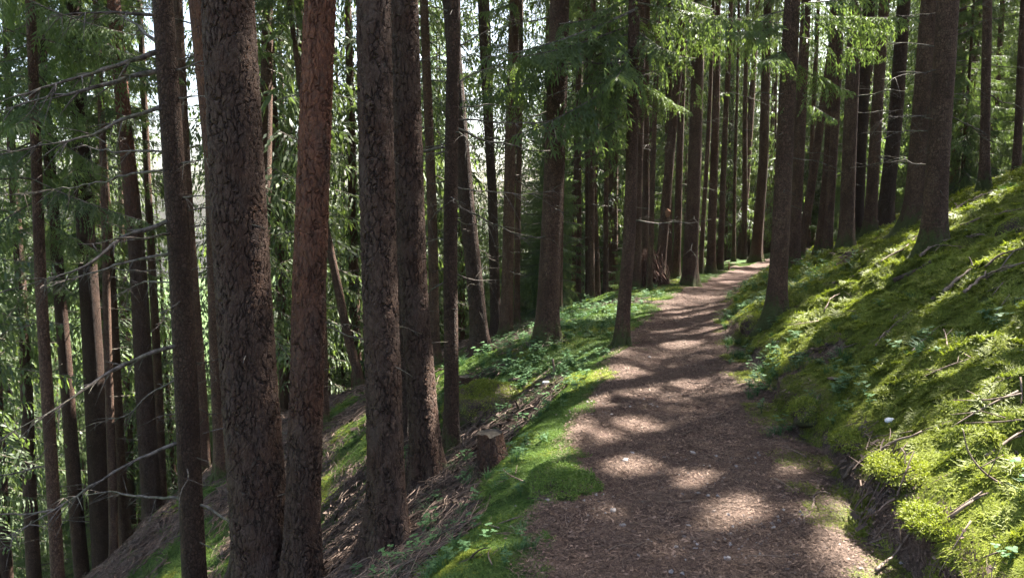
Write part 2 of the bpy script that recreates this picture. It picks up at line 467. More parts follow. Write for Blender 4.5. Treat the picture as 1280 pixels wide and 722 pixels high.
def tube_mesh(name, tubes, mat, sides=6):
    """ONE mesh of smooth tubes; tubes = [(P, radii)], closed ends"""
    vs, fs, off = [], [], 0
    for P, rad in tubes:
        P = np.asarray(P, float); rad = np.asarray(rad, float)
        T = norm(np.gradient(P, axis=0))
        m = T.mean(0); ref = np.eye(3)[int(np.argmin(np.abs(m)))]
        A = norm(np.cross(T, ref)); B = np.cross(T, A)
        th = np.arange(sides) * 2 * math.pi / sides
        V = P[:, None] + rad[:, None, None] * (A[:, None] * np.cos(th)[None, :, None] + B[:, None] * np.sin(th)[None, :, None])
        n = len(P); vs.append(V.reshape(-1, 3))
        for i in range(n - 1):
            for j in range(sides):
                k = (j + 1) % sides
                fs.append((off + i * sides + j, off + i * sides + k, off + (i + 1) * sides + k, off + (i + 1) * sides + j))
        fs.append(tuple(off + j for j in range(sides))[::-1]); fs.append(tuple(off + (n - 1) * sides + j for j in range(sides)))
        off += n * sides
    me = bpy.data.meshes.new(name)
    me.from_pydata(np.concatenate(vs).tolist(), [], fs)
    me.polygons.foreach_set("use_smooth", [True] * len(me.polygons))
    me.materials.append(mat); me.update()
    return me

def resample(P, step):
    P = np.asarray(P, float)
    s = np.concatenate([[0], np.cumsum(np.linalg.norm(np.diff(P, axis=0), axis=1))])
    n = max(3, int(s[-1] / step) + 1)
    q = np.linspace(0, s[-1], n)
    out = np.stack([np.interp(q, s, P[:, i]) for i in range(3)], 1)
    for _ in range(2):
        if n > 4: out[1:-1] = 0.25 * out[:-2] + 0.5 * out[1:-1] + 0.25 * out[2:]
    return out

# ------------------------------------------------------------------ spruce foliage
def live_branch(rng, L, lod):
    """a live spruce branch along +x, twigs hanging: (quads, tone, slot, tris, tone, slot)"""
    b = Buf()
    n = 12
    t = np.linspace(0, 1, n)
    sag = rng.uniform(0.10, 0.26) * L
    axis = np.stack([t * L, 0.05 * L * np.sin(t * 3 + rng.uniform(0, 6)), -sag * t * (1.55 - 0.75 * t)], 1)
    b.quads(tube_quads(axis, np.linspace(0.011, 0.003, n) * (0.6 + L * 0.35), 3), 0.5, 1)
    gap = {0: 0.055, 1: 0.06, 2: 0.10}[lod]
    S0, S1, W, TN = [], [], [], []
    s = 0.14 * L
    side = 1
    while s < L * 0.985:
        f = s / L
        p = np.array([np.interp(f, t, axis[:, i]) for i in range(3)])
        for side in (1, -1):
            if rng.random() < 0.10: continue
            ln = L * 0.42 * (1 - f) ** 0.75 * min(1.0, f * 3.4 + 0.25) * rng.uniform(0.65, 1.15) + 0.07
            ang = side * rng.uniform(0.85, 1.15)
            hd = np.array([math.cos(ang), math.sin(ang), rng.uniform(-0.2, 0.12)])
            droop = rng.uniform(0.7, 1.9)
            step = {0: 0.045, 1: 0.045, 2: 0.11}[lod]
            m = max(2, int(ln / step))
            tt = np.linspace(0, 1, m + 1)
            tw = p + hd * (tt * ln)[:, None]
            tw[:, 2] -= droop * ln * 0.55 * tt ** 1.6
            tw[:, :2] = p[:2] + (tw[:, :2] - p[:2]) * (1 - 0.22 * droop * tt ** 2)[:, None]
            base = rng.uniform(0.0, 0.35)
            for i in range(m):
                S0.append(tw[i]); S1.append(tw[i + 1] + (tw[i + 1] - tw[i]) * 0.25); W.append(1.0); TN.append(base + 0.45 * tt[i + 1] ** 2)
            if lod < 2:
                for i in range(m):
                    d = norm(tw[i + 1] - tw[i])
                    perp = norm(np.cross(d, np.array([0, 0, 1.0])) + 1e-6)
                    for sd in (1, -1):
                        if rng.random() < (0.25 if lod < 2 else 0.6): continue
                        sl = (0.11 if lod < 2 else 0.17) * (1 - 0.55 * tt[i]) * rng.uniform(0.5, 1.2) + 0.02
                        dd = norm(d * 0.8 + perp * sd * 0.75 + np.array([0, 0, -0.25 - 0.3 * rng.random()]))
                        S0.append(tw[i]); S1.append(tw[i] + dd * sl); W.append(0.9); TN.append(base + 0.25 + 0.4 * rng.random() * (tt[i]))
        s += gap * rng.uniform(0.7, 1.3)
    S0 = np.array(S0); S1 = np.array(S1); W = np.array(W); TN = np.clip(np.array(TN), 0, 1)
    D = S1 - S0; ln = np.linalg.norm(D, axis=1); d = norm(D)
    rv = rng.normal(size=(len(S0), 3)) * 0.5 + np.array([0, 0, 1.0])
    sv = norm(np.cross(d, rv))
    uv = np.cross(d, sv)
    if lod == 0:
        nn = 9
        for j in range(nn):
            f = (j + rng.random(len(S0))) / nn
            th = rng.random(len(S0)) * 2 * math.pi
            o = sv * np.cos(th)[:, None] + uv * np.sin(th)[:, None] * 0.6
            root = S0 + D * f[:, None]
            tip = root + norm(d * 0.75 + o) * (0.021 * rng.uniform(0.7, 1.15, len(S0)))[:, None]
            wv = norm(np.cross(tip - root, rng.normal(size=(len(S0), 3)))) * 0.0022
            b.tris(np.stack([root - wv, root + wv, tip], 1), np.clip(TN + rng.normal(0, 0.08, len(S0)), 0, 1), 0)
        b.quads(np.stack([S0 - sv * 0.002, S0 + sv * 0.002, S1 + sv * 0.001, S1 - sv * 0.001], 1), TN, 0)
    else:
        w = {1: 0.0092, 2: 0.027}[lod] * W
        mid = S0 + D * 0.45
        b.quads(np.stack([S0, mid + sv * w[:, None], S1, mid - sv * w[:, None]], 1), TN, 0)
        if lod == 1:
            mid2 = S0 + D * 0.6
            b.quads(np.stack([S0, mid2 + uv * w[:, None] * 0.7, S1, mid2 - uv * w[:, None] * 0.7], 1), np.clip(TN + 0.1, 0, 1), 0)
    return b.arrays()

_r = np.random.default_rng(5)
LIVE = {0: [live_branch(_r, 1.3, 0) for _ in range(3)],
        1: [live_branch(_r, L, 1) for L in (1.2, 1.5, 1.8, 1.5, 1.2)],
        2: [live_branch(_r, L, 2) for L in (1.5, 1.9, 2.2, 1.7, 1.5, 1.9)]}
LIVE_L = {0: [1.3] * 3, 1: [1.2, 1.5, 1.8, 1.5, 1.2], 2: [1.5, 1.9, 2.2, 1.7, 1.5, 1.9]}

def rot_m(az, pitch, roll=0.0):
    return np.array(Matrix.Rotation(az, 3, 'Z') @ Matrix.Rotation(-pitch, 3, 'Y') @ Matrix.Rotation(roll, 3, 'X'))

def place_branch(buf, rng, lod, L, pos, az, pitch, dt=0.0, roll=None):
    i = int(rng.integers(len(LIVE[lod])))
    q, qt, qm, t, tt, tm = LIVE[lod][i]
    sc = L / LIVE_L[lod][i]
    A = rot_m(az, pitch, rng.uniform(-0.25, 0.25) if roll is None else roll) * sc
    A = A.astype(np.float32); pos = np.asarray(pos, np.float32)
    if len(q):
        buf.q.append(q @ A.T + pos); buf.qt.append(np.clip(qt + dt, 0, 1)); buf.qm.append(qm)
    if len(t):
        buf.t.append(t @ A.T + pos); buf.tt.append(np.clip(tt + dt, 0, 1)); buf.tm.append(tm)

def crown_buf(rng, H, z0, Lmax, axis, lod_fn, dens=1.0, young=False):
    """branches from z0 to H above the foot; axis(z) gives the stem; lod_fn(z) a level of detail"""
    b = Buf()
    z = z0; az = rng.uniform(0, 6.28)
    while z < H - 0.15:
        f = (z - z0) / (H - z0)
        if young: L = Lmax * (1 - f) ** 0.85 * min(1, 0.75 + f) + 0.12
        else: L = Lmax * min(1.0, 0.45 + 2.2 * f) * (1 - f) ** 0.8 + 0.2
        L *= rng.uniform(0.65, 1.15)
        pitch = -0.30 + 0.75 * f + rng.normal(0, 0.10)
        place_branch(b, rng, lod_fn(z), L, axis(z), az, pitch, rng.normal(0.0, 0.10))
        az += 2.39996 + rng.normal(0, 0.25)
        z += (0.11 + 0.10 * (1 - f)) / dens * (0.6 if young else 1.0) * rng.uniform(0.7, 1.3) * max(0.5, H / 18.0)
    return b

# sun gaps: the canopy is open along these rays (foot point, radius)
GAPS = []
def carve(arr, off, rng):
    """drop the faces of a crown (offset OFF) that would shade the sunlit spots"""
    q, qt, qm, t, tt, tm = arr
    if not GAPS: return arr
    P = np.array([g[0] for g in GAPS]); rad = np.array([g[1] for g in GAPS])
    A = norm(np.cross(SUN, np.array([0, 0, 1.0]))); B = np.cross(SUN, A)
    def keep(c):
        k = np.ones(len(c), bool)
        for p, r in zip(P, rad):
            v = c - p
            s = v @ SUN
            dist2 = (v * v).sum(1) - s * s
            i = np.nonzero((dist2 < r * r * 2.6) & (s > 0.4))[0]
            if not len(i): continue
            vi = v[i]
            lim = r * (0.65 + 0.75 * vnoise((vi @ A) / r * 1.3 + p[0] * 7, (vi @ B) / r * 1.3 + p[1] * 7, 6) + 0.15 * rng.random(len(i)))
            k[i[dist2[i] < lim * lim]] = False
        return k
    if len(q):
        k = keep(q.mean(1) + np.asarray(off)); q, qt, qm = q[k], qt[k], qm[k]
    if len(t):
        k = keep(t.mean(1) + np.asarray(off)); t, tt, tm = t[k], tt[k], tm[k]
    return [q, qt, qm, t, tt, tm]

def gap_near(off, H, rad):
    """does any gap ray pass through the column round a tree?"""
    for p, r in GAPS:
        d = np.array(off[:2]) - p[:2]
        s = float(d @ SUN_DIR[:2])
        if s < -rad: continue
        c = abs(d[0] * SUN_DIR[1] - d[1] * SUN_DIR[0])
        if c < rad + r: 
            zr = p[2] + s * math.tan(R(SUN_EL))
            if zr < off[2] + H + 3: return True
    return False

# dead branches: unit-length shapes shared by the trees
def dead_branch_mesh(rng, name, bare=True):
    n = 9
    t = np.linspace(0, 1, n)
    k = rng.uniform(-0.18, 0.12); sway = rng.uniform(-0.12, 0.12)
    P = np.stack([t, sway * t * t + 0.02 * np.sin(t * 9 + rng.uniform(0, 6)), k * t * t + 0.10 * np.sin(t * 2.4) * rng.uniform(-1, 1) + 0.012 * np.sin(t * 14)], 1)
    tubes = [(P, np.linspace(0.0115, 0.003, n))]
    for _ in range(int(rng.integers(3, 8))):
        f = rng.uniform(0.25, 0.95); ln = rng.uniform(0.08, 0.34) * (1.15 - f)
        p = np.array([np.interp(f, t, P[:, i]) for i in range(3)])
        a = rng.choice([-1, 1]) * rng.uniform(0.5, 1.2)
        d = np.array([math.cos(a), math.sin(a), rng.uniform(-0.6, 0.3)])
        s = np.linspace(0, 1, 5)
        tubes.append((p + d * (s * ln)[:, None] + np.stack([0 * s, 0 * s, -0.12 * ln * s * s], 1), np.linspace(0.005, 0.0018, 5)))
    return tube_mesh(name, tubes, M["twig"], 5)
_r = np.random.default_rng(9)
DEAD = [dead_branch_mesh(_r, "dead_branch") for _ in range(12)]
def stub_mesh(rng):
    s = np.linspace(0, 1, 5)
    P = np.stack([s, 0.05 * s * s, rng.uniform(-0.35, 0.15) * s * s], 1)
    return tube_mesh("branch_stub", [(P, np.linspace(0.035, 0.012, 5))], M["twig"], 5)
STUB = [stub_mesh(_r) for _ in range(5)]
# ------------------------------------------------------------------ the setting: forest floor
def moss_mask(x, y):
    d = path_d(x, y); w = half_w(y)
    u = -d - w; v = d - w
    n = fbm(x * 1.3, y * 1.3, 31, 4); n2 = fbm(x * 3.1, y * 3.1, 37, 3)
    near = 1 - smooth(6.2, 8.6, y)
    # right bank: deep moss with a few bare litter pockets
    off = np.interp(y, [0, 5, 8, 12], [0.10, 0.34, 0.26, 0.12])
    mr = smooth(off - 0.02, off + 0.12, v + 0.22 * (n2 - 0.5)) * (1 - 0.85 * smooth(4.2, 5.5, y) * smooth(0.64, 0.72, n))
    mr = mr * (1 - 0.6 * smooth(5.5, 9, v))
    mr = np.where((v > 0) & (v < off), np.maximum(mr, 0.55 * smooth(0.45, 0.62, n2)), mr)
    face = smooth(0.0, 0.03, v - off) * (1 - smooth(0.07, 0.13, v - off)) * (1 - smooth(4.4, 5.2, y))   # bare earth under the overhang
    mr = mr * (1 - 0.8 * face * smooth(0.53, 0.63, n2))
    # left: green verge, then brown litter with mossy pockets; beyond 8 m a mossy shelf
    verge = smooth(0.02, 0.12, u + 0.5 * (n2 - 0.5)) * (1 - smooth(0.35, 0.95, u + 0.9 * (n - 0.5)))
    pocket = 0.9 * smooth(0.56, 0.64, n) * smooth(0.3, 1.0, u)
    low = 0.8 * smooth(0.50, 0.58, n) * smooth(1.5, 2.1, u) * (1 - smooth(4.4, 6.0, u)) * smooth(5.2, 6.2, y) * smooth(0.38, 0.48, n2)
    ml_n = np.maximum(np.maximum(verge, pocket * 0.8), low)
    low_f = 0.95 * smooth(0.55, 0.62, n) * smooth(2.5, 3.5, u)
    ml_f = smooth(0.0, 0.2, u + 0.3 * (n2 - 0.5)) * (1 - 0.75 * smooth(2.6, 4.2, u + 2 * (n - 0.5))) * (1 - 0.7 * smooth(0.58, 0.68, n))
    ml_f = np.maximum(ml_f, low_f)
    ml = ml_n * near + ml_f * (1 - near)
    far = smooth(18, 30, np.hypot(x, y))
    m = np.maximum(np.where(d > 0, mr, ml), 0.85 * smooth(22, 40, np.hypot(x, y)))
    return np.clip(m, 0, 1)

def path_mask(x, y):
    d = np.abs(path_d(x, y)); w = half_w(y)
    n = fbm(x * 2.7, y * 2.7, 41, 4)
    return 1 - smooth(-0.12, 0.16, d - w + 0.5 * (n - 0.5))

def build_ground():
    az = np.concatenate([np.linspace(-180, -46, 68)[:-1], np.linspace(-46, 46, 560), np.linspace(46, 180, 68)[1:]])
    rr = np.concatenate([[0.02], np.geomspace(0.4, 1.9, 20)[:-1], np.geomspace(1.9, 30, 430)[:-1], np.geomspace(30, 380, 50)])
    A, RR = np.meshgrid(np.radians(az), rr)
    X = RR * np.sin(A); Y = RR * np.cos(A)
    Yc = np.clip(Y, -11, 350)
    Z = height(X, Yc)
    V = np.stack([X, Y, Z], -1)
    me = grid_mesh("ground", V, len(az), len(rr), M["ground"], wrap=False)
    mm = moss_mask(X, Yc).reshape(-1); pm = path_mask(X, Yc).reshape(-1)
    vg = smooth(0.1, -0.1, path_d(X, Yc)).reshape(-1) * np.ones_like(mm)
    for nm, val in (("moss", mm), ("path", pm), ("verge", vg)):
        a = me.attributes.new(nm, 'FLOAT', 'POINT'); a.data.foreach_set("value", val.astype(np.float32))
    return tag(link("ground", me), kind="structure")
build_ground()

def build_haze():
    x, z0, z1 = 400.0, -60.0, 45.0
    me = bpy.data.meshes.new("haze")
    v = [(a, b, c) for c in (z0, z1) for a, b in ((-x, -x), (x, -x), (x, x), (-x, x))]
    me.from_pydata(v, [], [(0, 3, 2, 1), (4, 5, 6, 7), (0, 1, 5, 4), (1, 2, 6, 5), (2, 3, 7, 6), (3, 0, 4, 7)])
    k = NT("haze")
    k.n.remove(k.b)
    p = k.node("ShaderNodeVolumePrincipled")
    p.inputs["Color"].default_value = (0.90, 0.94, 0.92, 1)
    p.inputs["Density"].default_value = HAZE_DENSITY
    p.inputs["Anisotropy"].default_value = 0.3
    k.l.new(p.outputs[0], k.out.inputs["Volume"])
    me.materials.append(k.m)
    tag(link("haze", me), "thin pale air between the far trunks", kind="stuff")
build_haze()
# ------------------------------------------------------------------ sun gaps: where daylight comes through the canopy onto the place
def gap(px, py, rpx, Y=None):
    p = on_ground(px, py) if Y is None else at_y(px, py, Y)
    if p is None: return
    rpx *= 1.0 if (Y is None and abs(path_d(p[0], p[1])) < half_w(p[1])) else 1.4
    GAPS.append((p, rpx / FPX * max(p[1], 1.0)))
for g in [(790, 586, 26), (870, 600, 28), (925, 640, 38), (800, 530, 24), (750, 545, 16), (850, 478, 16), (832, 412, 26), (855, 430, 26), (868, 400, 24),
          (845, 388, 22), (884, 372, 11), (912, 352, 12), (925, 340, 14), (800, 466, 12),
          (428, 622, 26), (450, 600, 22), (412, 652, 24), (440, 688, 22), (412, 690, 18), (380, 700, 18),
          (612, 485, 22), (640, 472, 18), (655, 490, 14), (740, 470, 18), (690, 500, 16), (636, 545, 14), (720, 376, 22), (748, 372, 18), (765, 384, 14),
          (930, 326, 10), (912, 333, 8), (815, 372, 14), (790, 395, 14), (705, 590, 14), (665, 520, 14), (915, 400, 16), (900, 412, 14)]:
    gap(*g)
def gap_streak(pts, r):
    """a sunlit streak: a row of gaps along photo points"""
    for (a, b), (c, d) in zip(pts[:-1], pts[1:]):
        n = max(1, int(math.hypot(c - a, d - b) / (r * 0.9)))
        for i in range(n): gap(a + (c - a) * i / n, b + (d - b) * i / n, r)
gap_streak([(1070, 360), (1110, 337), (1150, 310), (1168, 292), (1190, 272), (1222, 254), (1250, 236)], 22)
gap_streak([(1110, 650), (1160, 625), (1200, 590), (1245, 560), (1280, 540)], 50)
gap_streak([(1130, 705), (1180, 680), (1230, 640), (1280, 600)], 60)
gap_streak([(1200, 722), (1280, 680)], 60)
gap_streak([(1120, 488), (1165, 462), (1215, 436), (1270, 405)], 28)
gap_streak([(1190, 520), (1240, 490), (1280, 465)], 26)
gap_streak([(1150, 392), (1180, 374), (1215, 352)], 16)
gap_streak([(1230, 335), (1275, 305)], 16)
gap_streak([(975, 440), (1015, 424)], 15)
gap_streak([(1010, 385), (1045, 362)], 12)
gap_streak([(615, 478), (650, 458), (700, 438), (755, 412)], 26)
gap_streak([(660, 480), (720, 455), (770, 440)], 20)
gap_streak([(740, 395), (800, 378)], 18)
gap_streak([(1075, 610), (1110, 590), (1150, 560)], 22)
gap_streak([(1060, 480), (1110, 455)], 14)
gap_streak([(1000, 402), (1060, 372)], 12)
gap_streak([(700, 392), (780, 382), (845, 366)], 12)
gap_streak([(700, 560), (672, 600)], 13)
gap_streak([(560, 470), (600, 462)], 14)
for g in [(600, 690, 16), (735, 505, 18), (700, 545, 18), (688, 588, 16), (660, 570, 14), (835, 690, 14), (760, 640, 10), (1000, 640, 22), (1050, 670, 20), (985, 590, 12)]: gap(*g)
for px, py, r, Y in [(1070, 72, 26, 8.3), (1096, 60, 18, 8.3), (1035, 50, 24, 8.3), (990, 60, 18, 8.3), (900, 60, 34, 8.8), (860, 40, 30, 8.8), (935, 90, 22, 8.8), (830, 85, 20, 8.8),
                     (1020, 110, 16, 8.3), (1000, 25, 22, 8.3), (640, 115, 14, 9.4), (250, 300, 30, 14), (90, 300, 34, 15), (40, 290, 26, 15), (420, 80, 20, 14), (130, 410, 30, 14),
                     (420, 350, 22, 13), (60, 200, 26, 15), (300, 420, 20, 15), (590, 470, 12, 9.5), (1250, 110, 26, 16), (1210, 80, 30, 20), (1262, 165, 30, 20), (1150, 60, 26, 20), (1128, 190, 24, 18), (1232, 30, 30, 22), (1100, 120, 20, 18), (1215, 190, 24, 19), (1270, 60, 30, 24), (1180, 130, 30, 26), (560, 230, 22, 20), (600, 180, 24, 24), (650, 300, 22, 22), (720, 250, 24, 24), (745, 180, 28, 26), (770, 300, 20, 22), (810, 210, 24, 24), (830, 290, 18, 22), (880, 240, 22, 26), (915, 200, 24, 28), (930, 270, 18, 28), (860, 150, 22, 24), (960, 180, 22, 26), (530, 320, 22, 20), (520, 180, 24, 22), (440, 250, 24, 20), (430, 420, 20, 16), (350, 200, 24, 22), (670, 180, 20, 22), (1010, 220, 18, 24), (1030, 160, 20, 24), (1115, 250, 16, 20), (20, 420, 26, 18), (100, 470, 24, 18), (170, 500, 20, 18), (60, 350, 26, 20), (140, 330, 22, 20)]:
    gap(px, py, r, Y)

# ------------------------------------------------------------------ trees
def stem_axis(pts3):
    """pts3 sorted by z ascending, relative to the foot -> function of height"""
    P = np.array(pts3)
    z = P[:, 2]
    k = (P[-1, :2] - P[0, :2]) / max(P[-1, 2] - P[0, 2], 0.3)
    def f(h):
        if h <= z[-1]:
            return np.array([np.interp(h, z, P[:, 0]), np.interp(h, z, P[:, 1]), h])
        e = h - z[-1]
        g = e / (1 + e / 14.0)
        return np.array([P[-1, 0] + k[0] * g, P[-1, 1] + k[1] * g, h])
    return f

def trunk_mesh(rng, name, H, rfun, axis, mat, nu, zs, flare=0.35, lobes=5):
    th = np.arange(nu) * 2 * math.pi / nu
    ph = rng.uniform(0, 6.28, 3)
    ctr = np.array([axis(z) for z in zs])
    wob = np.stack([np.sin(zs * 0.9 + ph[0]), np.cos(zs * 0.7 + ph[1])], 1) * 0.012
    ctr[:, :2] += wob * np.clip(zs / 2, 0, 1)[:, None]
    r = np.array([rfun(z) for z in zs])
    fl = flare * np.exp(-np.maximum(zs, -0.2) / 0.22)
    lob = 1 + 0.55 * np.cos(lobes * th + ph[2]) + 0.3 * np.cos((lobes - 2) * th + ph[0])
    rad = r[:, None] * (1 + fl[:, None] * lob[None] + 0.035 * np.cos(2 * th + ph[1])[None] + 0.02 * np.sin(3 * th[None] + zs[:, None] * 0.8))
    V = np.stack([ctr[:, 0:1] + rad * np.cos(th), ctr[:, 1:2] + rad * np.sin(th), np.repeat(zs[:, None], nu, 1)], -1)
    return grid_mesh(name, V, nu, len(zs), mat)

def foot_from_px(pts, base, depth):
    """foot point and stem axis from photo positions: base on the ground, or a given depth"""
    if base is not None:
        f = on_ground(*base)
        Y = f[1]; P = [at_y(a, b, Y) for a, b in pts]
    else:
        Y = depth; P = [at_y(a, b, Y) for a, b in pts]
        P.sort(key=lambda p: p[2])
        lo, hi = P[0], P[-1]
        k = (hi[:2] - lo[:2]) / (hi[2] - lo[2])
        x, z = lo[0], lo[2]
        for _ in range(30):
            z = float(height(lo[0] + k[0] * 0.6 * (z - lo[2]), Y, True)); x = lo[0] + k[0] * 0.6 * (z - lo[2])
        f = np.array([x, Y, z])
    P.sort(key=lambda p: p[2])
    rel = [np.zeros(3)] + [p - f for p in P if p[2] - f[2] > 0.35]
    return f, stem_axis(rel)

TREE_LOG = []
FEET = []
def add_tree(kind, pts, w, label, base=None, depth=None, H=None, cb=None, cr=None, dead=(), live=(), ndead=None, stubs=None, red=99.0, dens=1.0, group=None, seed=None, crown=True, relief=False, ref=None, dark=0.0, roots=None):
    rng = np.random.default_rng(seed if seed is not None else int(pts[0][0] * 7 + w * 13) % 100000)
    f, axis = foot_from_px(pts, base, depth)
    Y = f[1]
    ry = ref if ref is not None else 361
    r_ref = w / 2.0 / FPX * Y * (0.92 if relief else 0.97)
    zr = CAM_H + (361 - ry) / FPX * Y - f[2] - Y * math.tan(R(PITCH))
    H = H or rng.uniform(17, 22)
    H = max(H, CAM_H + Y * 0.34 - f[2] + 3)
    k = r_ref / max(1 - zr / H, 0.3) ** 0.75
    rfun = lambda z: max(k * max(1 - max(z, 0) / H, 0.0) ** 0.75, 0.008)
    TREE_LOG.append((label[:40], np.round(f, 2).tolist(), round(2 * k, 2)))
    FEET.append((f[0], f[1]))
    nm = "pine_tree" if kind == 'pine' else "spruce_tree"
    root = link(nm, None, None, f)
    tag(root, label, "tree", group)
    ztop = CAM_H + Y * 0.30 - f[2] + 0.6
    if relief:
        zs = np.concatenate([np.arange(-0.4, ztop, 0.0105 * Y / 5.0), np.linspace(ztop, H, 14)[1:]])
        nu = int(2 * math.pi * k / (0.0075 * Y / 5.0)); mat = M["pine_d"]
    else:
        st = 0.05 if Y < 12 else 0.14
        zs = np.concatenate([np.arange(-0.4, ztop, st), np.linspace(ztop, H, 14)[1:]])
        nu = 28 if Y < 12 else (16 if Y < 20 else 10)
        mat = M["pine"] if kind == 'pine' else M["spruce"]
    tr = link("trunk", trunk_mesh(rng, "trunk", H, rfun, axis, mat, nu, zs, 0.60 if kind == 'pine' else 0.50), root)
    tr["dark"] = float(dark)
    tr["red_from"] = float(red)
    # roots running out over the ground
    nr = roots if roots is not None else (5 if Y < 11 else 0)
    a0 = rng.uniform(0, 6.28)
    for i in range(nr):
        a = a0 + i * 6.283 / nr + rng.normal(0, 0.25); ln = rng.uniform(0.35, 0.8)
        s = np.linspace(0, 1, 9); kk = rfun(0)
        rr = kk * 0.7 + s * ln
        xx = np.cos(a + 0.35 * s * rng.normal(0, 1)) * rr; yy = np.sin(a + 0.35 * s * rng.normal(0, 1)) * rr
        zz = height(f[0] + xx, f[1] + yy) - f[2]
        rad = np.linspace(kk * 0.36, 0.012, 9)
        zz = np.maximum(zz, -1.0) - rad * np.linspace(0.1, 0.9, 9)
        zz[0] = max(zz[0], 0.10 + 0.05 * rng.random()); zz[1] = max(zz[1], 0.02)
        ro = link("root", tube_mesh("root", [(np.stack([xx, yy, zz], 1), rad)], mat if mat is not M["pine_d"] else M["pine"], 9), root)
        ro["red_from"] = float(red); ro["dark"] = float(dark)
    # crown
    b = Buf()
    cb = cb if cb is not None else rng.uniform(6.5, 9.0)
    cr = cr or rng.uniform(1.7, 2.3)
    zl = ztop + 0.5
    if crown:
        if kind == 'pine': cb = max(cb, 8.5)
        c = crown_buf(rng, H, min(cb, H - 4), cr, axis, lambda z: (1 if (z < zl and Y < 26) else 2), dens)
        b.q += c.q; b.qt += c.qt; b.qm += c.qm; b.t += c.t; b.tt += c.tt; b.tm += c.tm
    for zy, azd, L, pit in live:                       # single low live branches: photo height, heading, length, pitch
        z = CAM_H + Y * (CP * (361 - zy) / FPX - SP) / (CP + (361 - zy) / FPX * SP) - f[2]
        place_branch(b, rng, 1, L, axis(z), R(azd), R(pit), 0.12)
    if b.q or b.t:
        arr = b.arrays()
        if gap_near(f, H, 3.0): arr = carve(arr, f, rng)
        link("crown", soup_mesh("crown", arr, [M["needle"], M["twig"]]), root)
    # dead branches given by the photo: polylines of photo points leaving the stem
    for poly, rr, dy in dead:
        n = len(poly)
        P = []
        for i, (a, c) in enumerate(poly):
            p = at_y(a, c, Y + dy * i / (n - 1)) - f
            P.append(p)
        P = resample(P, 0.09)
        m = len(P)
        kink = np.cumsum(rng.normal(0, 0.010, (m, 3)) * (rng.random((m, 1)) < 0.4), axis=0)
        P[1:-1] += (kink - np.linspace(0, 1, m)[:, None] * kink[-1])[1:-1] + rng.normal(0, 0.004, (m - 2, 3))
        rr = rr * 1.3
        tubes = [(P, np.linspace(rr, max(rr * 0.16, 0.0015), m) * (1 + 0.12 * rng.normal(size=m)).clip(0.75, 1.3))]
        T = norm(np.gradient(P, axis=0))
        for _ in range(max(4, int(m * 1.2))):
            i = int(rng.integers(max(1, m // 4), m)); ln = rng.uniform(0.05, 0.30)
            dd = norm(T[i] * 0.7 + rng.normal(0, 0.5, 3) + np.array([0, 0, -0.25]))
            s = np.linspace(0, 1, 5)
            tubes.append((P[i] + dd * (s * ln)[:, None] + np.outer(s * s, [0, 0, -0.2 * ln]), np.linspace(rr * 0.32, 0.0012, 5)))
        link("dead_branch", tube_mesh("dead_branch", tubes, M["twig"], 6), root)
    # further dead branches and stubs
    nd = ndead if ndead is not None else (9 if Y < 14 else (6 if Y < 22 else 0))
    if kind == 'pine' and ndead is None: nd = nd // 3
    for i in range(nd):
        z = rng.uniform(0.9, max(2.0, ztop)) if i else 1.5
        L = rng.uniform(0.35, 1.25) * (0.7 if kind == 'pine' else 1)
        o = link("dead_branch", DEAD[int(rng.integers(len(DEAD)))], root, axis(z))
        o.rotation_euler = (0, R(rng.uniform(-8, 16)), rng.uniform(0, 6.28))
        o.scale = (L, L, L)
    ns = stubs if stubs is not None else ((14 if kind == 'spruce' else 7) if Y < 13 else 0)
    for i in range(ns):
        z = rng.uniform(0.5, ztop); a = rng.uniform(0, 6.28)
        rz = rfun(z); o = link("branch_stub", STUB[int(rng.integers(len(STUB)))], root, axis(z) + np.array([math.cos(a), math.sin(a), 0]) * rz * 0.9)
        L = rng.uniform(0.06, 0.22)
        o.rotation_euler = (0, R(rng.uniform(-12, 25)), a); o.scale = (L, L * .8, L * .8)
    return root

D3 = [([(203, 63), (150, 80), (95, 97), (0, 127)], .019, -.8), ([(205, 86), (130, 105), (60, 122), (0, 138)], .018, -.5),
      ([(208, 131), (150, 150), (110, 170), (50, 183), (0, 193)], .015, -1.0), ([(203, 58), (172, 32), (150, 18)], .013, .6),
      ([(211, 189), (140, 191), (100, 180)], .010, .6), ([(212, 210), (150, 225), (100, 238), (0, 243)], .010, .8),
      ([(220, 274), (170, 290), (140, 310), (100, 338), (20, 360)], .015, -.9), ([(222, 315), (150, 330), (110, 342), (50, 360)], .011, .5),
      ([(229, 430), (175, 445), (120, 475), (80, 505), (0, 549)], .015, -1.2), ([(233, 550), (170, 575), (100, 615), (60, 642), (0, 674)], .013, -.9),
      ([(236, 623), (170, 618), (130, 612), (80, 622)], .010, .7), ([(232, 470), (185, 492), (160, 520), (120, 528)], .008, .4), ([(225, 350), (180, 352), (145, 372)], .008, .9),
      ([(218, 88), (240, 82), (258, 77)], .008, -.3), ([(220, 122), (245, 120), (262, 117)], .008, -.3), ([(223, 205), (250, 201), (270, 199)], .009, -.4),
      ([(224, 247), (250, 243), (268, 244)], .008, -.3), ([(226, 280), (250, 281), (272, 279)], .007, .3), ([(232, 340), (252, 338), (270, 330)], .006, .3),
      ([(206, 20), (120, 14), (60, 22)], .012, -.5), ([(236, 455), (262, 452), (285, 445)], .007, .5), ([(238, 505), (262, 520), (285, 512)], .006, .5)]
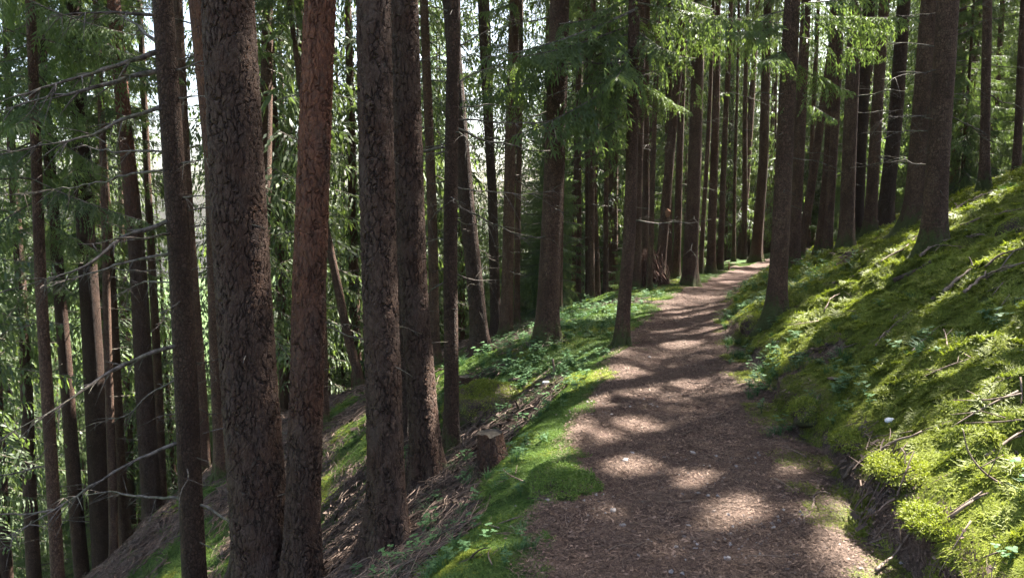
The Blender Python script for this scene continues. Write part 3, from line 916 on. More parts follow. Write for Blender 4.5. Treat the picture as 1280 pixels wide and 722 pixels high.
DE = [([(564, 60), (530, 75), (500, 82), (488, 80)], .006, -.2), ([(566, 150), (600, 152), (640, 158), (690, 150)], .008, .3), ([(565, 178), (530, 184), (510, 190)], .008, -.3),
      ([(565, 188), (545, 190), (528, 195)], .008, .3), ([(566, 232), (600, 240), (660, 243), (690, 238)], .007, .5), ([(566, 255), (600, 270), (640, 290), (690, 300)], .008, .4),
      ([(564, 226), (530, 230), (492, 233)], .006, -.4), ([(566, 275), (600, 282), (625, 280)], .005, .6), ([(565, 340), (590, 352), (630, 350)], .005, .4), ([(563, 350), (540, 362), (525, 372)], .007, .2),
      ([(566, 110), (590, 90), (630, 75)], .006, .3), ([(566, 60), (610, 40), (640, 20)], .007, .4), ([(564, 300), (540, 300), (520, 312)], .006, .5), ([(566, 165), (585, 175), (600, 200)], .006, -.5),
      ([(567, 20), (545, 8), (520, 4)], .007, .3), ([(564, 250), (540, 272), (530, 285)], .006, .5)]
DX = [([(1172, 150), (1140, 146), (1105, 148)], .007, -.3), ([(1172, 165), (1130, 164), (1090, 165)], .007, .4), ([(1174, 88), (1140, 90), (1110, 100)], .006, -.2),
      ([(1170, 205), (1140, 205), (1115, 196)], .006, .5), ([(1182, 15), (1210, 10), (1240, 2)], .006, -.2), ([(1180, 52), (1210, 40), (1230, 25)], .005, .3), ([(1178, 120), (1200, 118), (1222, 108)], .005, .3),
      ([(1172, 60), (1130, 52), (1085, 60)], .006, .5)]
L_ = add_tree
# --- the near stems on the left
L_('spruce', [(38, 30), (52, 361), (72, 722)], 14, "slim bare trunk at far left, crossed by long bare dead branches", depth=8.6, ndead=16, cb=5.0)
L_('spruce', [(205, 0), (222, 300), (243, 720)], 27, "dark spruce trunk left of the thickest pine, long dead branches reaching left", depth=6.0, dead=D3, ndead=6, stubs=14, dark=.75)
L_('pine', [(283, 0), (305, 361), (330, 722)], 70, "thickest pine of all with dark plated bark, nearest on the left", depth=5.0, relief=True, ndead=0, red=9)
L_('pine', [(262, 0), (284, 200), (300, 361)], 58, "thick pine trunk hidden close behind the thickest pine", depth=6.7, ndead=1, red=3.2)
L_('pine', [(402, 0), (385, 361), (375, 722)], 44, "leaning pine trunk with fox red upper bark, right of the thickest pine", depth=4.9, relief=True, ndead=1, red=1.6)
L_('pine', [(469, 0), (475, 361), (486, 690)], 47, "straight dark plated pine whose foot stands on bare brown litter, near front", base=(485, 688), relief=True, ndead=1, red=9)
L_('pine', [(488, 0), (497, 300), (503, 420)], 26, "pine stem mostly hidden between the two straight plated pines", depth=8.2, ndead=4)
L_('pine', [(505, 0), (518, 361), (534, 606)], 38, "dark plated pine leaning left, just right of the straight front pine", base=(535, 604), relief=True, ndead=2, red=9)
L_('spruce', [(567, 0), (564, 361), (565, 568)], 19, "slender straight spruce with many bare side branches left of the stump", base=(565, 568), dead=DE, ndead=8, dark=.6)
# --- middle distance, left of the path
L_('spruce', [(531, 0), (541, 330)], 13, "thin grey trunk seen just right of the leaning plated pine", depth=12.5, ndead=12)
L_('pine', [(566, 40), (583, 250), (602, 440)], 21, "pine leaning left with plated bark, behind the mossy hummock", base=(602, 442), ndead=14)
L_('pine', [(607, 110), (615, 250), (620, 400)], 13, "reddish trunk in the group behind the left leaning pine", depth=14.5, ndead=10)
L_('spruce', [(640, 120), (637, 250), (632, 420)], 16, "trunk with low green twigs, left of the big grey spruce", depth=12.6, ndead=8, cb=4.2)
L_('spruce', [(650, 100), (648, 250), (646, 400)], 8, "thin pole between the low twigged trunk and the big grey spruce", depth=16, ndead=4)
L_('spruce', [(700, 0), (692, 200), (683, 428)], 29, "big grey spruce with flared foot on the moss shelf", base=(683, 428), cb=4.6, ndead=9, live=[(95, 200, 1.3, -10), (60, 170, 1.3, -5), (150, 240, 0.8, -25), (120, 20, 0.9, -12), (30, 300, 1.2, 0)])
L_('spruce', [(706, 60), (699, 361)], 9, "narrow stem tucked behind the big grey spruce on its right", depth=14.0)
L_('spruce', [(724, 60), (723, 361)], 7, "first thin pole right of the big grey spruce", depth=18.5)
L_('spruce', [(733, 100), (736, 361)], 8, "crooked thin pole second right of the big grey spruce", depth=17.5)
L_('spruce', [(741, 60), (739, 361)], 9, "straight thin pole third right of the big grey spruce", depth=17.0)
L_('spruce', [(760, 60), (757, 357)], 7, "lone thin pole halfway between the big grey spruce and the path edge spruce", depth=19.0)
L_('spruce', [(793, 0), (786, 300), (776, 433)], 17, "slim spruce on the path edge with drooping green boughs over it", base=(776, 432), cb=3.7, cr=1.6, ndead=8,
   live=[(40, 190, 1.35, -8), (75, 250, 1.3, -12), (20, 10, 1.2, -5), (110, 160, 1.25, -14), (140, 215, 1.0, -20), (60, 320, 1.1, -8), (100, 20, 0.9, -15), (170, 190, 0.7, -20), (10, 100, 1.3, 0), (50, 175, 1.9, -10), (85, 205, 1.7, -18), (15, 200, 1.9, -8), (30, 220, 1.8, -12), (65, 150, 1.7, -16), (5, 340, 1.6, -5),  (190, 150, .6, -20), (120, 110, 1.0, -10)])
L_('spruce', [(799, 140), (795, 340)], 14, "trunk rising directly behind the brush heap", depth=15.5, ndead=6)
L_('spruce', [(808, 140), (806, 340)], 9, "narrower trunk beside the one behind the brush heap", depth=17.0, ndead=5)
L_('spruce', [(819, 140), (812, 345)], 7, "thin grey pole at the right side of the brush heap", depth=15.0)
SCARRED = L_('spruce', [(843, 140), (833, 250), (824, 345)], 13, "dark trunk leaning right with an orange scar, past the brush heap", depth=16.5, ndead=5)
L_('spruce', [(852, 140), (845, 345)], 10, "grey trunk between the scarred leaning trunk and the flared path spruce", depth=17.5, ndead=4)
L_('spruce', [(876, 0), (870, 140), (862, 357)], 19, "sturdy spruce with flared roots at the left of the path bend", base=(862, 357), cb=6.0, ndead=6, live=[(70, 200, 1.4, -6), (40, 330, 1.6, -4), (100, 240, 1.2, -12), (30, 270, 1.6, 0)])
L_('spruce', [(886, 140), (876, 335)], 6, "pale thin pole right behind the flared path spruce", depth=18.5, ndead=4)
L_('spruce', [(896, 60), (889, 332)], 11, "dark straight trunk second behind the flared path spruce", depth=19.5, ndead=4)
L_('spruce', [(911, 60), (900, 330)], 8, "slim trunk third behind the flared path spruce, by the trail stake", depth=20.5)
L_('spruce', [(921, 120), (917, 325)], 5, "very thin pole left of the path end", depth=24)
L_('spruce', [(931, 200), (930, 318)], 8, "short looking dark trunk left of the path end", depth=26)
L_('spruce', [(960, 0), (954, 200), (945, 327)], 15, "stout trunk standing where the path disappears", base=(945, 327), cb=7)
# --- right of the path
L_('spruce', [(991, 0), (981, 200), (970, 398)], 22, "brown spruce at the right edge of the path with bright backlit fronds", base=(970, 398), cb=4.6, cr=1.6, ndead=6,
   live=[(20, -20, 1.25, 2), (5, -50, 1.2, 0), (45, 0, 1.15, -4), (70, 25, 1.0, -8), (30, 200, 1.1, -6), (60, 230, .9, -12), (10, 170, 1.3, 0), (15, -5, 1.3, 0), (110, 310, .7, -30)])
L_('spruce', [(1004, 60), (999, 200), (992, 330)], 14, "dark trunk close behind the brown spruce at the path edge", depth=13.0, ndead=5)
L_('spruce', [(1027, 140), (1012, 250), (998, 330)], 11, "thin trunk leaning right between path and bank", depth=15.5, ndead=4)
L_('spruce', [(1016, 160), (1010, 300)], 6, "thin dark pole behind the right leaning thin trunk", depth=20)
L_('spruce', [(1041, 60), (1034, 200), (1025, 315)], 12, "left of the twin brown trunks at the foot of the bank", depth=14.8, ndead=4)
L_('spruce', [(1048, 60), (1041, 200), (1034, 315)], 12, "right of the twin brown trunks at the foot of the bank", depth=14.0, ndead=4)
L_('spruce', [(1068, 0), (1063, 150), (1058, 312)], 18, "stout purplish brown trunk standing where the path meets the bank foot", base=(1058, 311), ndead=5)
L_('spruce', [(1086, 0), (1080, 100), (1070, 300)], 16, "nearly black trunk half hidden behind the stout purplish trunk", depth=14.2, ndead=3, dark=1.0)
L_('spruce', [(1105, 0), (1096, 150), (1087, 292)], 15, "straight brown trunk with mossy foot, left of the rough barked trunk", base=(1087, 293), ndead=5)
L_('pine', [(1130, 0), (1118, 150), (1105, 286)], 19, "rough barked trunk leaning right with an untidy plated stem on the bank", base=(1105, 285), ndead=5)
L_('spruce', [(1162, 0), (1152, 150), (1142, 284)], 25, "thick trunk directly behind the bank's nearest trunk, mossy at the foot", base=(1142, 283), ndead=6)
L_('spruce', [(1183, 0), (1175, 150), (1167, 312)], 26, "nearest trunk on the bank, smooth brown with a moss collar and thin twigs", base=(1167, 311), dead=DX, ndead=5, ref=200)
L_('spruce', [(1203, 0), (1197, 120), (1190, 247)], 16, "brown trunk rising just right behind the bank's nearest trunk", base=(1190, 246), ndead=6)
L_('spruce', [(1224, 0), (1216, 120), (1208, 240)], 9, "slim trunk left of the dark straight one on the bank crest", depth=17, ndead=4)
L_('spruce', [(1233, 0), (1232, 120), (1231, 236)], 12, "dark straight trunk on the bank crest", base=(1231, 236), ndead=5, cb=4.8)
L_('spruce', [(1252, 20), (1245, 120), (1238, 205)], 8, "thin trunk leaning right on the bank crest", depth=18, ndead=3)
L_('spruce', [(1281, 0), (1276, 120), (1270, 222)], 11, "trunk with a mossy foot cut by the photo's right edge", depth=13.5, ndead=4)
# --- farther down the slope on the left
L_('pine', [(143, 0), (160, 200), (172, 340), (195, 710)], 21, "pine leaning left behind the long dead branches", depth=13.0, ndead=16, red=6, cb=11.5)
L_('pine', [(122, 0), (123, 150), (121, 290)], 11, "distant fox red pine trunk left of the leaning pine", depth=24, red=-5, cb=17, H=24)
L_('pine', [(150, 0), (153, 60), (156, 160)], 8, "distant orange pine stem behind the leaning pine", depth=28, red=-5, cb=18, H=25)
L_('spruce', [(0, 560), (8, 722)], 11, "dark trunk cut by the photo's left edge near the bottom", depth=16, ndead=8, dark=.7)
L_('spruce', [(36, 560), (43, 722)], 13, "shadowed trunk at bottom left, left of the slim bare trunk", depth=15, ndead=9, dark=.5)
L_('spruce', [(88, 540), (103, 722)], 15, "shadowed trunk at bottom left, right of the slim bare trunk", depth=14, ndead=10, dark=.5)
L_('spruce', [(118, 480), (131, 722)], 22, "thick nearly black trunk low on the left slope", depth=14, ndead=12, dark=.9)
L_('spruce', [(137, 480), (143, 722)], 9, "thin pole beside the thick nearly black trunk on the left slope", depth=13, ndead=10)
L_('spruce', [(148, 520), (159, 715)], 11, "slender trunk left of the leaning pine's foot", depth=15, ndead=9)
L_('spruce', [(200, 540), (207, 690)], 10, "slender trunk between the leaning pine and the branched dark spruce", depth=16)
L_('spruce', [(268, 380), (280, 690)], 15, "brown trunk seen between the branched dark spruce and the thickest pine", depth=10.5, ndead=14)
L_('spruce', [(255, 560), (262, 685)], 13, "black leaning trunk low beside the branched dark spruce", depth=11.5)
L_('spruce', [(404, 400), (407, 572)], 10, "black trunk glimpsed between the red barked pine and the front pine", depth=10.5, ndead=3)
L_('spruce', [(422, 360), (434, 420), (446, 462)], 11, "thin trunk leaning left down the slope behind the front pine", depth=13, ndead=3, H=9)
L_('spruce', [(366, 0), (365, 200)], 6, "thin distant pole left of the red barked pine", depth=24)
# ------------------------------------------------------------------ the forest beyond: shared shapes, one object per tree
def proto_tree(seed, H, cb, cr, dens, lod, young=False, r=0.14, kind='spruce'):
    rng = np.random.default_rng(seed)
    lean = rng.normal(0, 0.012, 2)
    axis = lambda z: np.array([lean[0] * z, lean[1] * z, z])
    rfun = lambda z: max(r * max(1 - max(z, 0) / H, 0.0) ** 0.8, 0.006)
    zs = np.concatenate([np.arange(-0.5, 0.6, 0.15), np.linspace(0.6, H, 22)])
    tm = trunk_mesh(rng, "trunk", H, rfun, axis, M["pine"] if kind == 'pine' else M["spruce"], 9, zs)
    c = crown_buf(rng, H, cb, cr, axis, lambda z: lod, dens, young)
    # bare dead whorls under the crown
    if not young:
        for z in np.arange(1.2, cb + 1.5, 0.55):
            for _ in range(2):
                a = rng.uniform(0, 6.28); L = rng.uniform(0.3, 1.1); s = np.linspace(0, 1, 4)
                P = axis(z) + np.stack([np.cos(a) * s * L, np.sin(a) * s * L, rng.uniform(-.35, .1) * L * s * s], 1)
                c.quads(tube_quads(P, np.linspace(0.012, 0.005, 4), 3), 0.5, 1)
    arr = c.arrays()
    return tm, soup_mesh("crown", arr, [M["needle"], M["twig"]]), arr, H

TALL = [proto_tree(100 + i, H, cb, cr, 1.6, 2) for i, (H, cb, cr) in enumerate([(19, 3.2, 2.3), (22, 5.0, 2.4), (17, 2.0, 2.2), (20, 6.5, 2.2), (23, 8.0, 2.5), (16, 1.2, 2.0)])]
YOUNG = [proto_tree(200 + i, H, 0.15, cr, 1.0, 1, True, 0.05) for i, (H, cr) in enumerate([(5.5, 1.5), (3.2, 1.1), (7.5, 1.7), (2.2, 0.8)])]
MID = [proto_tree(300 + i, H, cb, cr, 1.5, 2, False, 0.09) for i, (H, cb, cr) in enumerate([(9.5, 0.6, 1.9), (12.5, 0.9, 2.1), (11, 1.6, 2.0)])]
_fill = np.random.default_rng(77)
def put_tree(proto, x, y, sc, name, label, group):
    z = float(height(x, min(max(y, -11), 350)))
    root = link(name, None, None, (x, y, z - 0.03))
    root.rotation_euler = (R(_fill.normal(0, 1.2)), R(_fill.normal(0, 1.2)), _fill.uniform(0, 6.28)); root.scale = (sc, sc, sc * _fill.uniform(0.92, 1.1))
    tag(root, label, "tree", group)
    link("trunk", proto[0], root)
    crown = proto[1]
    if gap_near((x, y, z), proto[3] * sc, 3.2):             # this one stands in the way of a sunlit spot: its own open crown
        A = np.array(root.rotation_euler.to_matrix()) * np.array(root.scale)[None]
        q, qt, qm, t, tt, tm = proto[2]
        off = np.array(root.location)
        cut = carve([q @ A.T.astype(np.float32), qt, qm, t @ A.T.astype(np.float32), tt, tm], off, _fill)
        B = np.linalg.inv(A).T.astype(np.float32)
        crown = soup_mesh("crown", [cut[0] @ B, cut[1], cut[2], cut[3] @ B, cut[4], cut[5]], [M["needle"], M["twig"]])
    link("crown", crown, root)
    FEET.append((x, y))
    return root

def clear_of(x, y, dmin, path_gap=1.5):
    if abs(path_d(x, y)) < path_gap and y < 29: return False
    return all((x - a) ** 2 + (y - b) ** 2 > dmin * dmin for a, b in FEET)

def sky_window(px):
    return 206 < px < 272 or 318 < px < 345

FILL_GROUPS = {"L": ("spruce in the dense shadowed forest down the left slope", "spruces down the left slope"),
               "C": ("far spruce in the forest behind the path, seen between nearer trunks", "spruces behind the path"),
               "R": ("spruce in the dense forest up the hillside behind the bank", "spruces up the hillside")}
def scatter(n, r0, r1, a0, a1, protos, dmin, name, sc=(0.9, 1.2), lab=None, window=0.97, gap_=1.5):
    made = 0; tries = 0
    while made < n and tries < n * 60:
        tries += 1
        a = R(_fill.uniform(a0, a1)); r = math.sqrt(_fill.uniform(r0 * r0, r1 * r1))
        x, y = r * math.sin(a), r * math.cos(a)
        if not clear_of(x, y, dmin, gap_): continue
        px = 640 + FPX * math.tan(a)
        if protos is TALL and abs(px - 238) < 8 + 0.9 / r * FPX: continue
        if (protos is TALL) and sky_window(px) and _fill.random() < window: continue
        k = "L" if px < 520 else ("C" if px < 985 else "R")
        lb, gr = lab or FILL_GROUPS[k]
        put_tree(protos[int(_fill.integers(len(protos)))], x, y, _fill.uniform(*sc), name, lb, gr)
        made += 1
scatter(16, 15, 21, -37, -12, TALL, 1.7, "spruce_tree")
scatter(34, 20, 30, -37, 38, TALL, 1.8, "spruce_tree")
scatter(46, 30, 45, -37, 38, TALL, 2.0, "spruce_tree", gap_=2.0)
scatter(32, 20, 42, 4, 21, TALL, 1.2, "spruce_tree", (0.75, 1.05), gap_=1.8)
scatter(40, 45, 75, -38, 38, TALL, 2.2, "spruce_tree", gap_=2.2)
scatter(44, 75, 100, -38, 38, TALL, 3.0, "spruce_tree", (1.0, 1.25))
GL = ("young green spruce growing among the trunks on the left slope", "young spruces on the left slope")
GC = ("young green spruce growing among the trunks behind the path", "young spruces behind the path")
GR = ("young spruce growing among the trunks behind the mossy bank", "young spruces behind the bank")
scatter(18, 14, 26, -37, -8, YOUNG, 1.0, "low_crown_spruce", (0.7, 1.2), GL, 0.6)
scatter(12, 15, 30, -6, 16, YOUNG, 1.0, "low_crown_spruce", (0.6, 1.1), GC, gap_=2.2)
scatter(14, 16, 32, 22, 38, YOUNG, 1.0, "low_crown_spruce", (0.7, 1.2), GR, gap_=2.2)
scatter(70, 17, 42, -37, -7, MID, 1.4, "low_crown_spruce", (0.7, 1.2), GL, 0.8)
scatter(36, 25, 46, -7, 19, MID, 1.4, "low_crown_spruce", (0.6, 1.2), GC, gap_=2.2)
scatter(10, 28, 44, 15, 23, MID, 1.2, "low_crown_spruce", (0.6, 1.1), GC, gap_=0.5)
scatter(34, 19, 44, 18, 38, MID, 1.4, "low_crown_spruce", (0.6, 1.2), GR, gap_=2.2)
scatter(26, 40, 85, -38, -4, MID, 2.0, "low_crown_spruce", (1.2, 1.8), ("far green spruce low on the valley side, seen between the trunks", "far spruces on the valley side"))  # mid shapes enlarged to fill the far valley side, not young trees
scatter(34, 42, 90, -4, 38, MID, 2.0, "low_crown_spruce", (1.2, 1.8), ("far green spruce deep in the wood, seen between the trunks", "far spruces deep in the wood"))  # the same enlarged shapes fill the far wood, no young growth
# the wood goes on to the right, outside the photograph, and shades the bank and the path
for (x, y) in [(7.6, 5.0), (9.8, 8.2), (11.5, 5.6), (13.0, 10.2), (15.5, 7.5), (16.0, 13.0), (12.5, 1.0), (9.0, 1.5), (7.0, -2.0), (14.5, 3.5), (11.0, 12.0), (8.5, 10.5), (13.5, 15.5), (10.5, 3.5), (6.8, 2.6)]:
    rng = np.random.default_rng(int(x * 100 + y))
    z = float(height(x, y)); H = rng.uniform(18, 22)
    root = link("spruce_tree", None, None, (x, y, z)); tag(root, "tall spruce uphill on the right, beyond the photo's edge", "tree", "spruces uphill outside the picture")
    ax = lambda h: np.array([0, 0, h])
    zs = np.concatenate([np.arange(-0.4, 6, 0.3), np.linspace(6, H, 12)])
    k = rng.uniform(0.11, 0.16)
    link("trunk", trunk_mesh(rng, "trunk", H, lambda h: max(k * max(1 - max(h, 0) / H, 0) ** .8, .008), ax, M["spruce"], 14, zs), root)
    arr = crown_buf(rng, H, rng.uniform(5.0, 7), rng.uniform(2.6, 3.2), ax, lambda h: 2, 2.8).arrays()
    if gap_near((x, y, z), H, 3.9): arr = carve(arr, (x, y, z), rng)
    link("crown", soup_mesh("crown", arr, [M["needle"], M["twig"]]), root)
# ------------------------------------------------------------------ ground cover nobody could count
def scatter_stuff(name, P, Nrm, scale, spin, templates, label, pick=None, hold=None):
    """one object: points that carry an instance each"""
    me = bpy.data.meshes.new(name)
    n = len(P)
    me.vertices.add(n); me.vertices.foreach_set("co", np.asarray(P, np.float32).reshape(-1))
    rng = np.random.default_rng(3)
    eul = np.zeros((n, 3), np.float32)
    for i in range(n):
        q = Vector(tuple(Nrm[i])).to_track_quat('Z', 'Y') @ Matrix.Rotation(spin[i], 3, 'Z').to_quaternion()
        eul[i] = q.to_euler()
    a = me.attributes.new("rot", 'FLOAT_VECTOR', 'POINT'); a.data.foreach_set("vector", eul.reshape(-1))
    a = me.attributes.new("size", 'FLOAT', 'POINT'); a.data.foreach_set("value", np.asarray(scale, np.float32))
    a = me.attributes.new("pick", 'INT', 'POINT'); a.data.foreach_set("value", (rng.integers(0, len(templates), n) if pick is None else pick).astype(np.int32))
    o = link(name, me); tag(o, label, kind="stuff")
    ng = bpy.data.node_groups.new(name + "_scatter", 'GeometryNodeTree')
    ng.interface.new_socket("Geometry", in_out='INPUT', socket_type='NodeSocketGeometry')
    ng.interface.new_socket("Geometry", in_out='OUTPUT', socket_type='NodeSocketGeometry')
    N = ng.nodes; Lk = ng.links
    gi = N.new("NodeGroupInput"); go = N.new("NodeGroupOutput")
    inst = N.new("GeometryNodeInstanceOnPoints")
    m2p = N.new("GeometryNodeMeshToPoints")
    join = N.new("GeometryNodeJoinGeometry")
    for t in reversed(templates):
        src = bpy.data.objects.new(name + "_source", t)
        oi = N.new("GeometryNodeObjectInfo"); oi.inputs["Object"].default_value = src; oi.inputs["As Instance"].default_value = True
        Lk.new(oi.outputs["Geometry"], join.inputs[0])
    def named(nm, typ):
        a = N.new("GeometryNodeInputNamedAttribute"); a.data_type = typ; a.inputs["Name"].default_value = nm
        return a.outputs["Attribute"]
    Lk.new(gi.outputs[0], m2p.inputs["Mesh"]); Lk.new(m2p.outputs[0], inst.inputs["Points"]); Lk.new(join.outputs[0], inst.inputs["Instance"])
    inst.inputs["Pick Instance"].default_value = True
    Lk.new(named("pick", 'INT'), inst.inputs["Instance Index"])
    e2r = N.new("FunctionNodeEulerToRotation"); Lk.new(named("rot", 'FLOAT_VECTOR'), e2r.inputs[0])
    Lk.new(e2r.outputs[0], inst.inputs["Rotation"])
    Lk.new(named("size", 'FLOAT'), inst.inputs["Scale"]); Lk.new(inst.outputs[0], go.inputs[0])
    md = o.modifiers.new("scatter", 'NODES'); md.node_group = ng
    return o

def polar_points(rng, n, r0, r1, a=41):
    r = np.exp(rng.uniform(math.log(r0), math.log(r1), n)); az = np.radians(rng.uniform(-a, a, n))
    return r * np.sin(az), r * np.cos(az), r

def normals(x, y, e=0.03):
    gx = (height(x + e, y) - height(x - e, y)) / (2 * e); gy = (height(x, y + e) - height(x, y - e)) / (2 * e)
    return norm(np.stack([-gx, -gy, np.ones_like(gx)], -1))

def blade(rng, n, R0, ln, wd, out, curl, lift=0.0):
    """n bent blades (two quads each) growing from a disc"""
    a = rng.uniform(0, 6.283, n); rr = R0 * np.sqrt(rng.random(n))
    base = np.stack([rr * np.cos(a), rr * np.sin(a), np.full(n, lift)], 1)
    h = rng.uniform(0, 6.283, n)
    hd = np.stack([np.cos(h), np.sin(h), np.zeros(n)], 1)
    L = ln * rng.uniform(0.6, 1.25, n)[:, None]
    o = out * rng.uniform(0.3, 1.3, n)[:, None]
    mid = base + (hd * o + np.array([0, 0, 1.0])) * L * 0.55
    tip = mid + (hd * (o + curl) + np.array([0, 0, 0.45])) * L * 0.55
    sd = np.stack([-np.sin(h), np.cos(h), np.zeros(n)], 1) * (wd * rng.uniform(0.7, 1.3, n))[:, None] * 0.5
    q1 = np.stack([base - sd * 0.5, base + sd * 0.5, mid + sd, mid - sd], 1)
    q2 = np.stack([mid - sd, mid + sd, tip + sd * 0.15, tip - sd * 0.15], 1)
    return q1, q2

def moss_tuft(seed, n=46, R0=0.05, ln=0.030, wd=0.0065, out=0.9, curl=1.1, tone=0.0, mat="moss"):
    rng = np.random.default_rng(seed)
    b = Buf()
    q1, q2 = blade(rng, n, R0, ln, wd, out, curl, -0.008)
    tn = np.clip(rng.normal(0.42 + tone, 0.2, n), 0, 1)
    b.quads(q1, np.clip(tn - 0.25, 0, 1)); b.quads(q2, tn)
    # side leaflets make a frond feathery
    k = n
    a = rng.integers(0, n, k)
    m = q2[a, 0] * 0.5 + q2[a, 2] * 0.5
    d = norm(rng.normal(size=(k, 3)) + np.array([0, 0, 0.25])) * ln * 0.45
    s = norm(np.cross(d, rng.normal(size=(k, 3)))) * wd * 0.35
    b.tris(np.stack([m - s, m + s, m + d], 1), np.clip(tn[a] + 0.12, 0, 1))
    return soup_mesh("moss_tuft", b.arrays(), [M[mat]])

def needle_clump(seed, n=170, R0=0.13, ln=0.016, wd=0.0017, twigs=3):
    rng = np.random.default_rng(seed)
    b = Buf()
    def sl(n, ln, wd, up, tn):
        a = rng.uniform(0, 6.283, n); rr = R0 * np.sqrt(rng.random(n)); h = rng.uniform(0, 6.283, n)
        c = np.stack([rr * np.cos(a), rr * np.sin(a), rng.uniform(0.001, up, n)], 1)
        L = ln * rng.uniform(0.5, 1.4, n)
        d = np.stack([np.cos(h), np.sin(h), rng.normal(0, 0.16, n)], 1) * L[:, None] * 0.5
        s = np.stack([-np.sin(h), np.cos(h), rng.normal(0, 0.3, n)], 1) * wd * 0.5
        b.quads(np.stack([c - d - s, c - d + s, c + d + s * .6, c + d - s * .6], 1), np.clip(rng.normal(tn, 0.22, n), 0, 1))
    sl(n, ln, wd, 0.007, 0.40); sl(twigs, 0.055, 0.0035, 0.012, 0.55); sl(10, 0.014, 0.010, 0.010, 0.5)
    return soup_mesh("needle_clump", b.arrays(), [M["litter"]])

def twig_clump(seed, n=26, R0=0.22):
    rng = np.random.default_rng(seed)
    b = Buf()
    for _ in range(n):
        a = rng.uniform(0, 6.283); rr = R0 * math.sqrt(rng.random()); h = rng.uniform(0, 6.283); L = rng.uniform(0.06, 0.30)
        s = np.linspace(-0.5, 0.5, 5); bend = rng.normal(0, 0.5)
        P = np.stack([rr * math.cos(a) + np.cos(h + bend * s) * s * L, rr * math.sin(a) + np.sin(h + bend * s) * s * L,
                      rng.uniform(0.004, 0.03) + rng.normal(0, 0.12) * s * L + rng.uniform(0, .25) * L * (0.25 - s * s)], 1)
        r_ = rng.uniform(0.0015, 0.0055)
        b.quads(tube_quads(P, np.linspace(r_, r_ * 0.5, 5), 4), np.clip(rng.normal(0.5, 0.25), 0, 1))
    for _ in range(12):                                   # curled flakes of fallen bark
        a = rng.uniform(0, 6.283); rr = R0 * math.sqrt(rng.random()); h = rng.uniform(0, 6.283)
        L = rng.uniform(0.03, 0.08); w = rng.uniform(0.012, 0.03)
        d = np.array([math.cos(h), math.sin(h), rng.normal(0, .3)]) * L / 2; s = np.array([-math.sin(h), math.cos(h), rng.normal(0, .4)]) * w / 2
        c = np.array([rr * math.cos(a), rr * math.sin(a), rng.uniform(.006, .02)])
        b.quads([np.stack([c - d - s, c - d + s, c + d + s, c + d - s])], rng.uniform(0.1, 0.45))
    return soup_mesh("twig_clump", b.arrays(), [M["slope_litter"]])

def herb(seed, n=9, h=0.10, leaf=0.030):
    rng = np.random.default_rng(seed)
    b = Buf()
    for _ in range(n):
        a = rng.uniform(0, 6.283); hh = h * rng.uniform(0.4, 1.1); o = rng.uniform(0.01, 0.055)
        top = np.array([math.cos(a) * o, math.sin(a) * o, hh])
        sv = np.array([-math.sin(a), math.cos(a), 0]) * 0.0012
        b.quads([np.stack([-sv, sv, top + sv, top - sv])], 0.2)
        k = 3
        for j in range(k):
            th = a + j * 2.094 + rng.normal(0, .3)
            d = np.array([math.cos(th), math.sin(th), rng.uniform(-0.25, 0.35)]) * leaf * rng.uniform(0.6, 1.2)
            s = np.array([-math.sin(th), math.cos(th), rng.normal(0, 0.15)]) * leaf * 0.36
            tn = np.clip(rng.normal(0.5, 0.22), 0, 1)
            m1 = top + d * 0.35; m2 = top + d * 0.72
            b.quads([np.stack([top, m1 + s, m2 + s * 0.8, m2 - s * 0.8]), ], tn)
            b.tris([np.stack([top, m2 - s * 0.8, m1 - s]), np.stack([m2 - s * .8, m2 + s * .8, top + d])], tn)
    return soup_mesh("herb", b.arrays(), [M["herb"]])

def grass(seed, n=26, ln=0.09):
    rng = np.random.default_rng(seed)
    b = Buf()
    q1, q2 = blade(rng, n, 0.035, ln, 0.004, 0.45, 0.8)
    tn = np.clip(rng.normal(0.35, 0.2, n), 0, 1)
    b.quads(q1, tn); b.quads(q2, tn)
    return soup_mesh("grass_tuft", b.arrays(), [M["herb"]])

def grit(seed):
    rng = np.random.default_rng(seed)
    b = Buf()
    for _ in range(14):
        c = np.array([rng.normal(0, 0.09), rng.normal(0, 0.09), 0.0]); r_ = rng.uniform(0.004, 0.013)
        d = rng.normal(size=(6, 3)) * 0.25 + np.array([[1, 0, 0], [0, 1, 0], [-1, 0, 0], [0, -1, 0], [0, 0, .7], [0, 0, -.6]])
        v = c + d * r_
        b.tris([np.stack([v[i], v[(i + 1) % 4], v[4]]) for i in range(4)], rng.uniform(0, 1))
    return soup_mesh("grit", b.arrays(), [M["grit"]])

_s = np.random.default_rng(21)
def stuff_on(name, n, r0, r1, maskf, scalef, templates, label, sink=0.0, flat=0.0, pickf=None):
    x, y, r = polar_points(_s, n, r0, r1)
    keep = _s.random(n) < maskf(x, y)
    x, y, r = x[keep], y[keep], r[keep]
    z = height(x, y) - sink
    nm = normals(x, y)
    if flat: nm = norm(nm * (1 - flat) + np.array([0, 0, flat]))
    return scatter_stuff(name, np.stack([x, y, z], 1), nm, scalef(r) * _s.uniform(0.7, 1.3, len(r)), _s.uniform(0, 6.283, len(r)), templates, label, None if pickf is None else pickf(x, y))

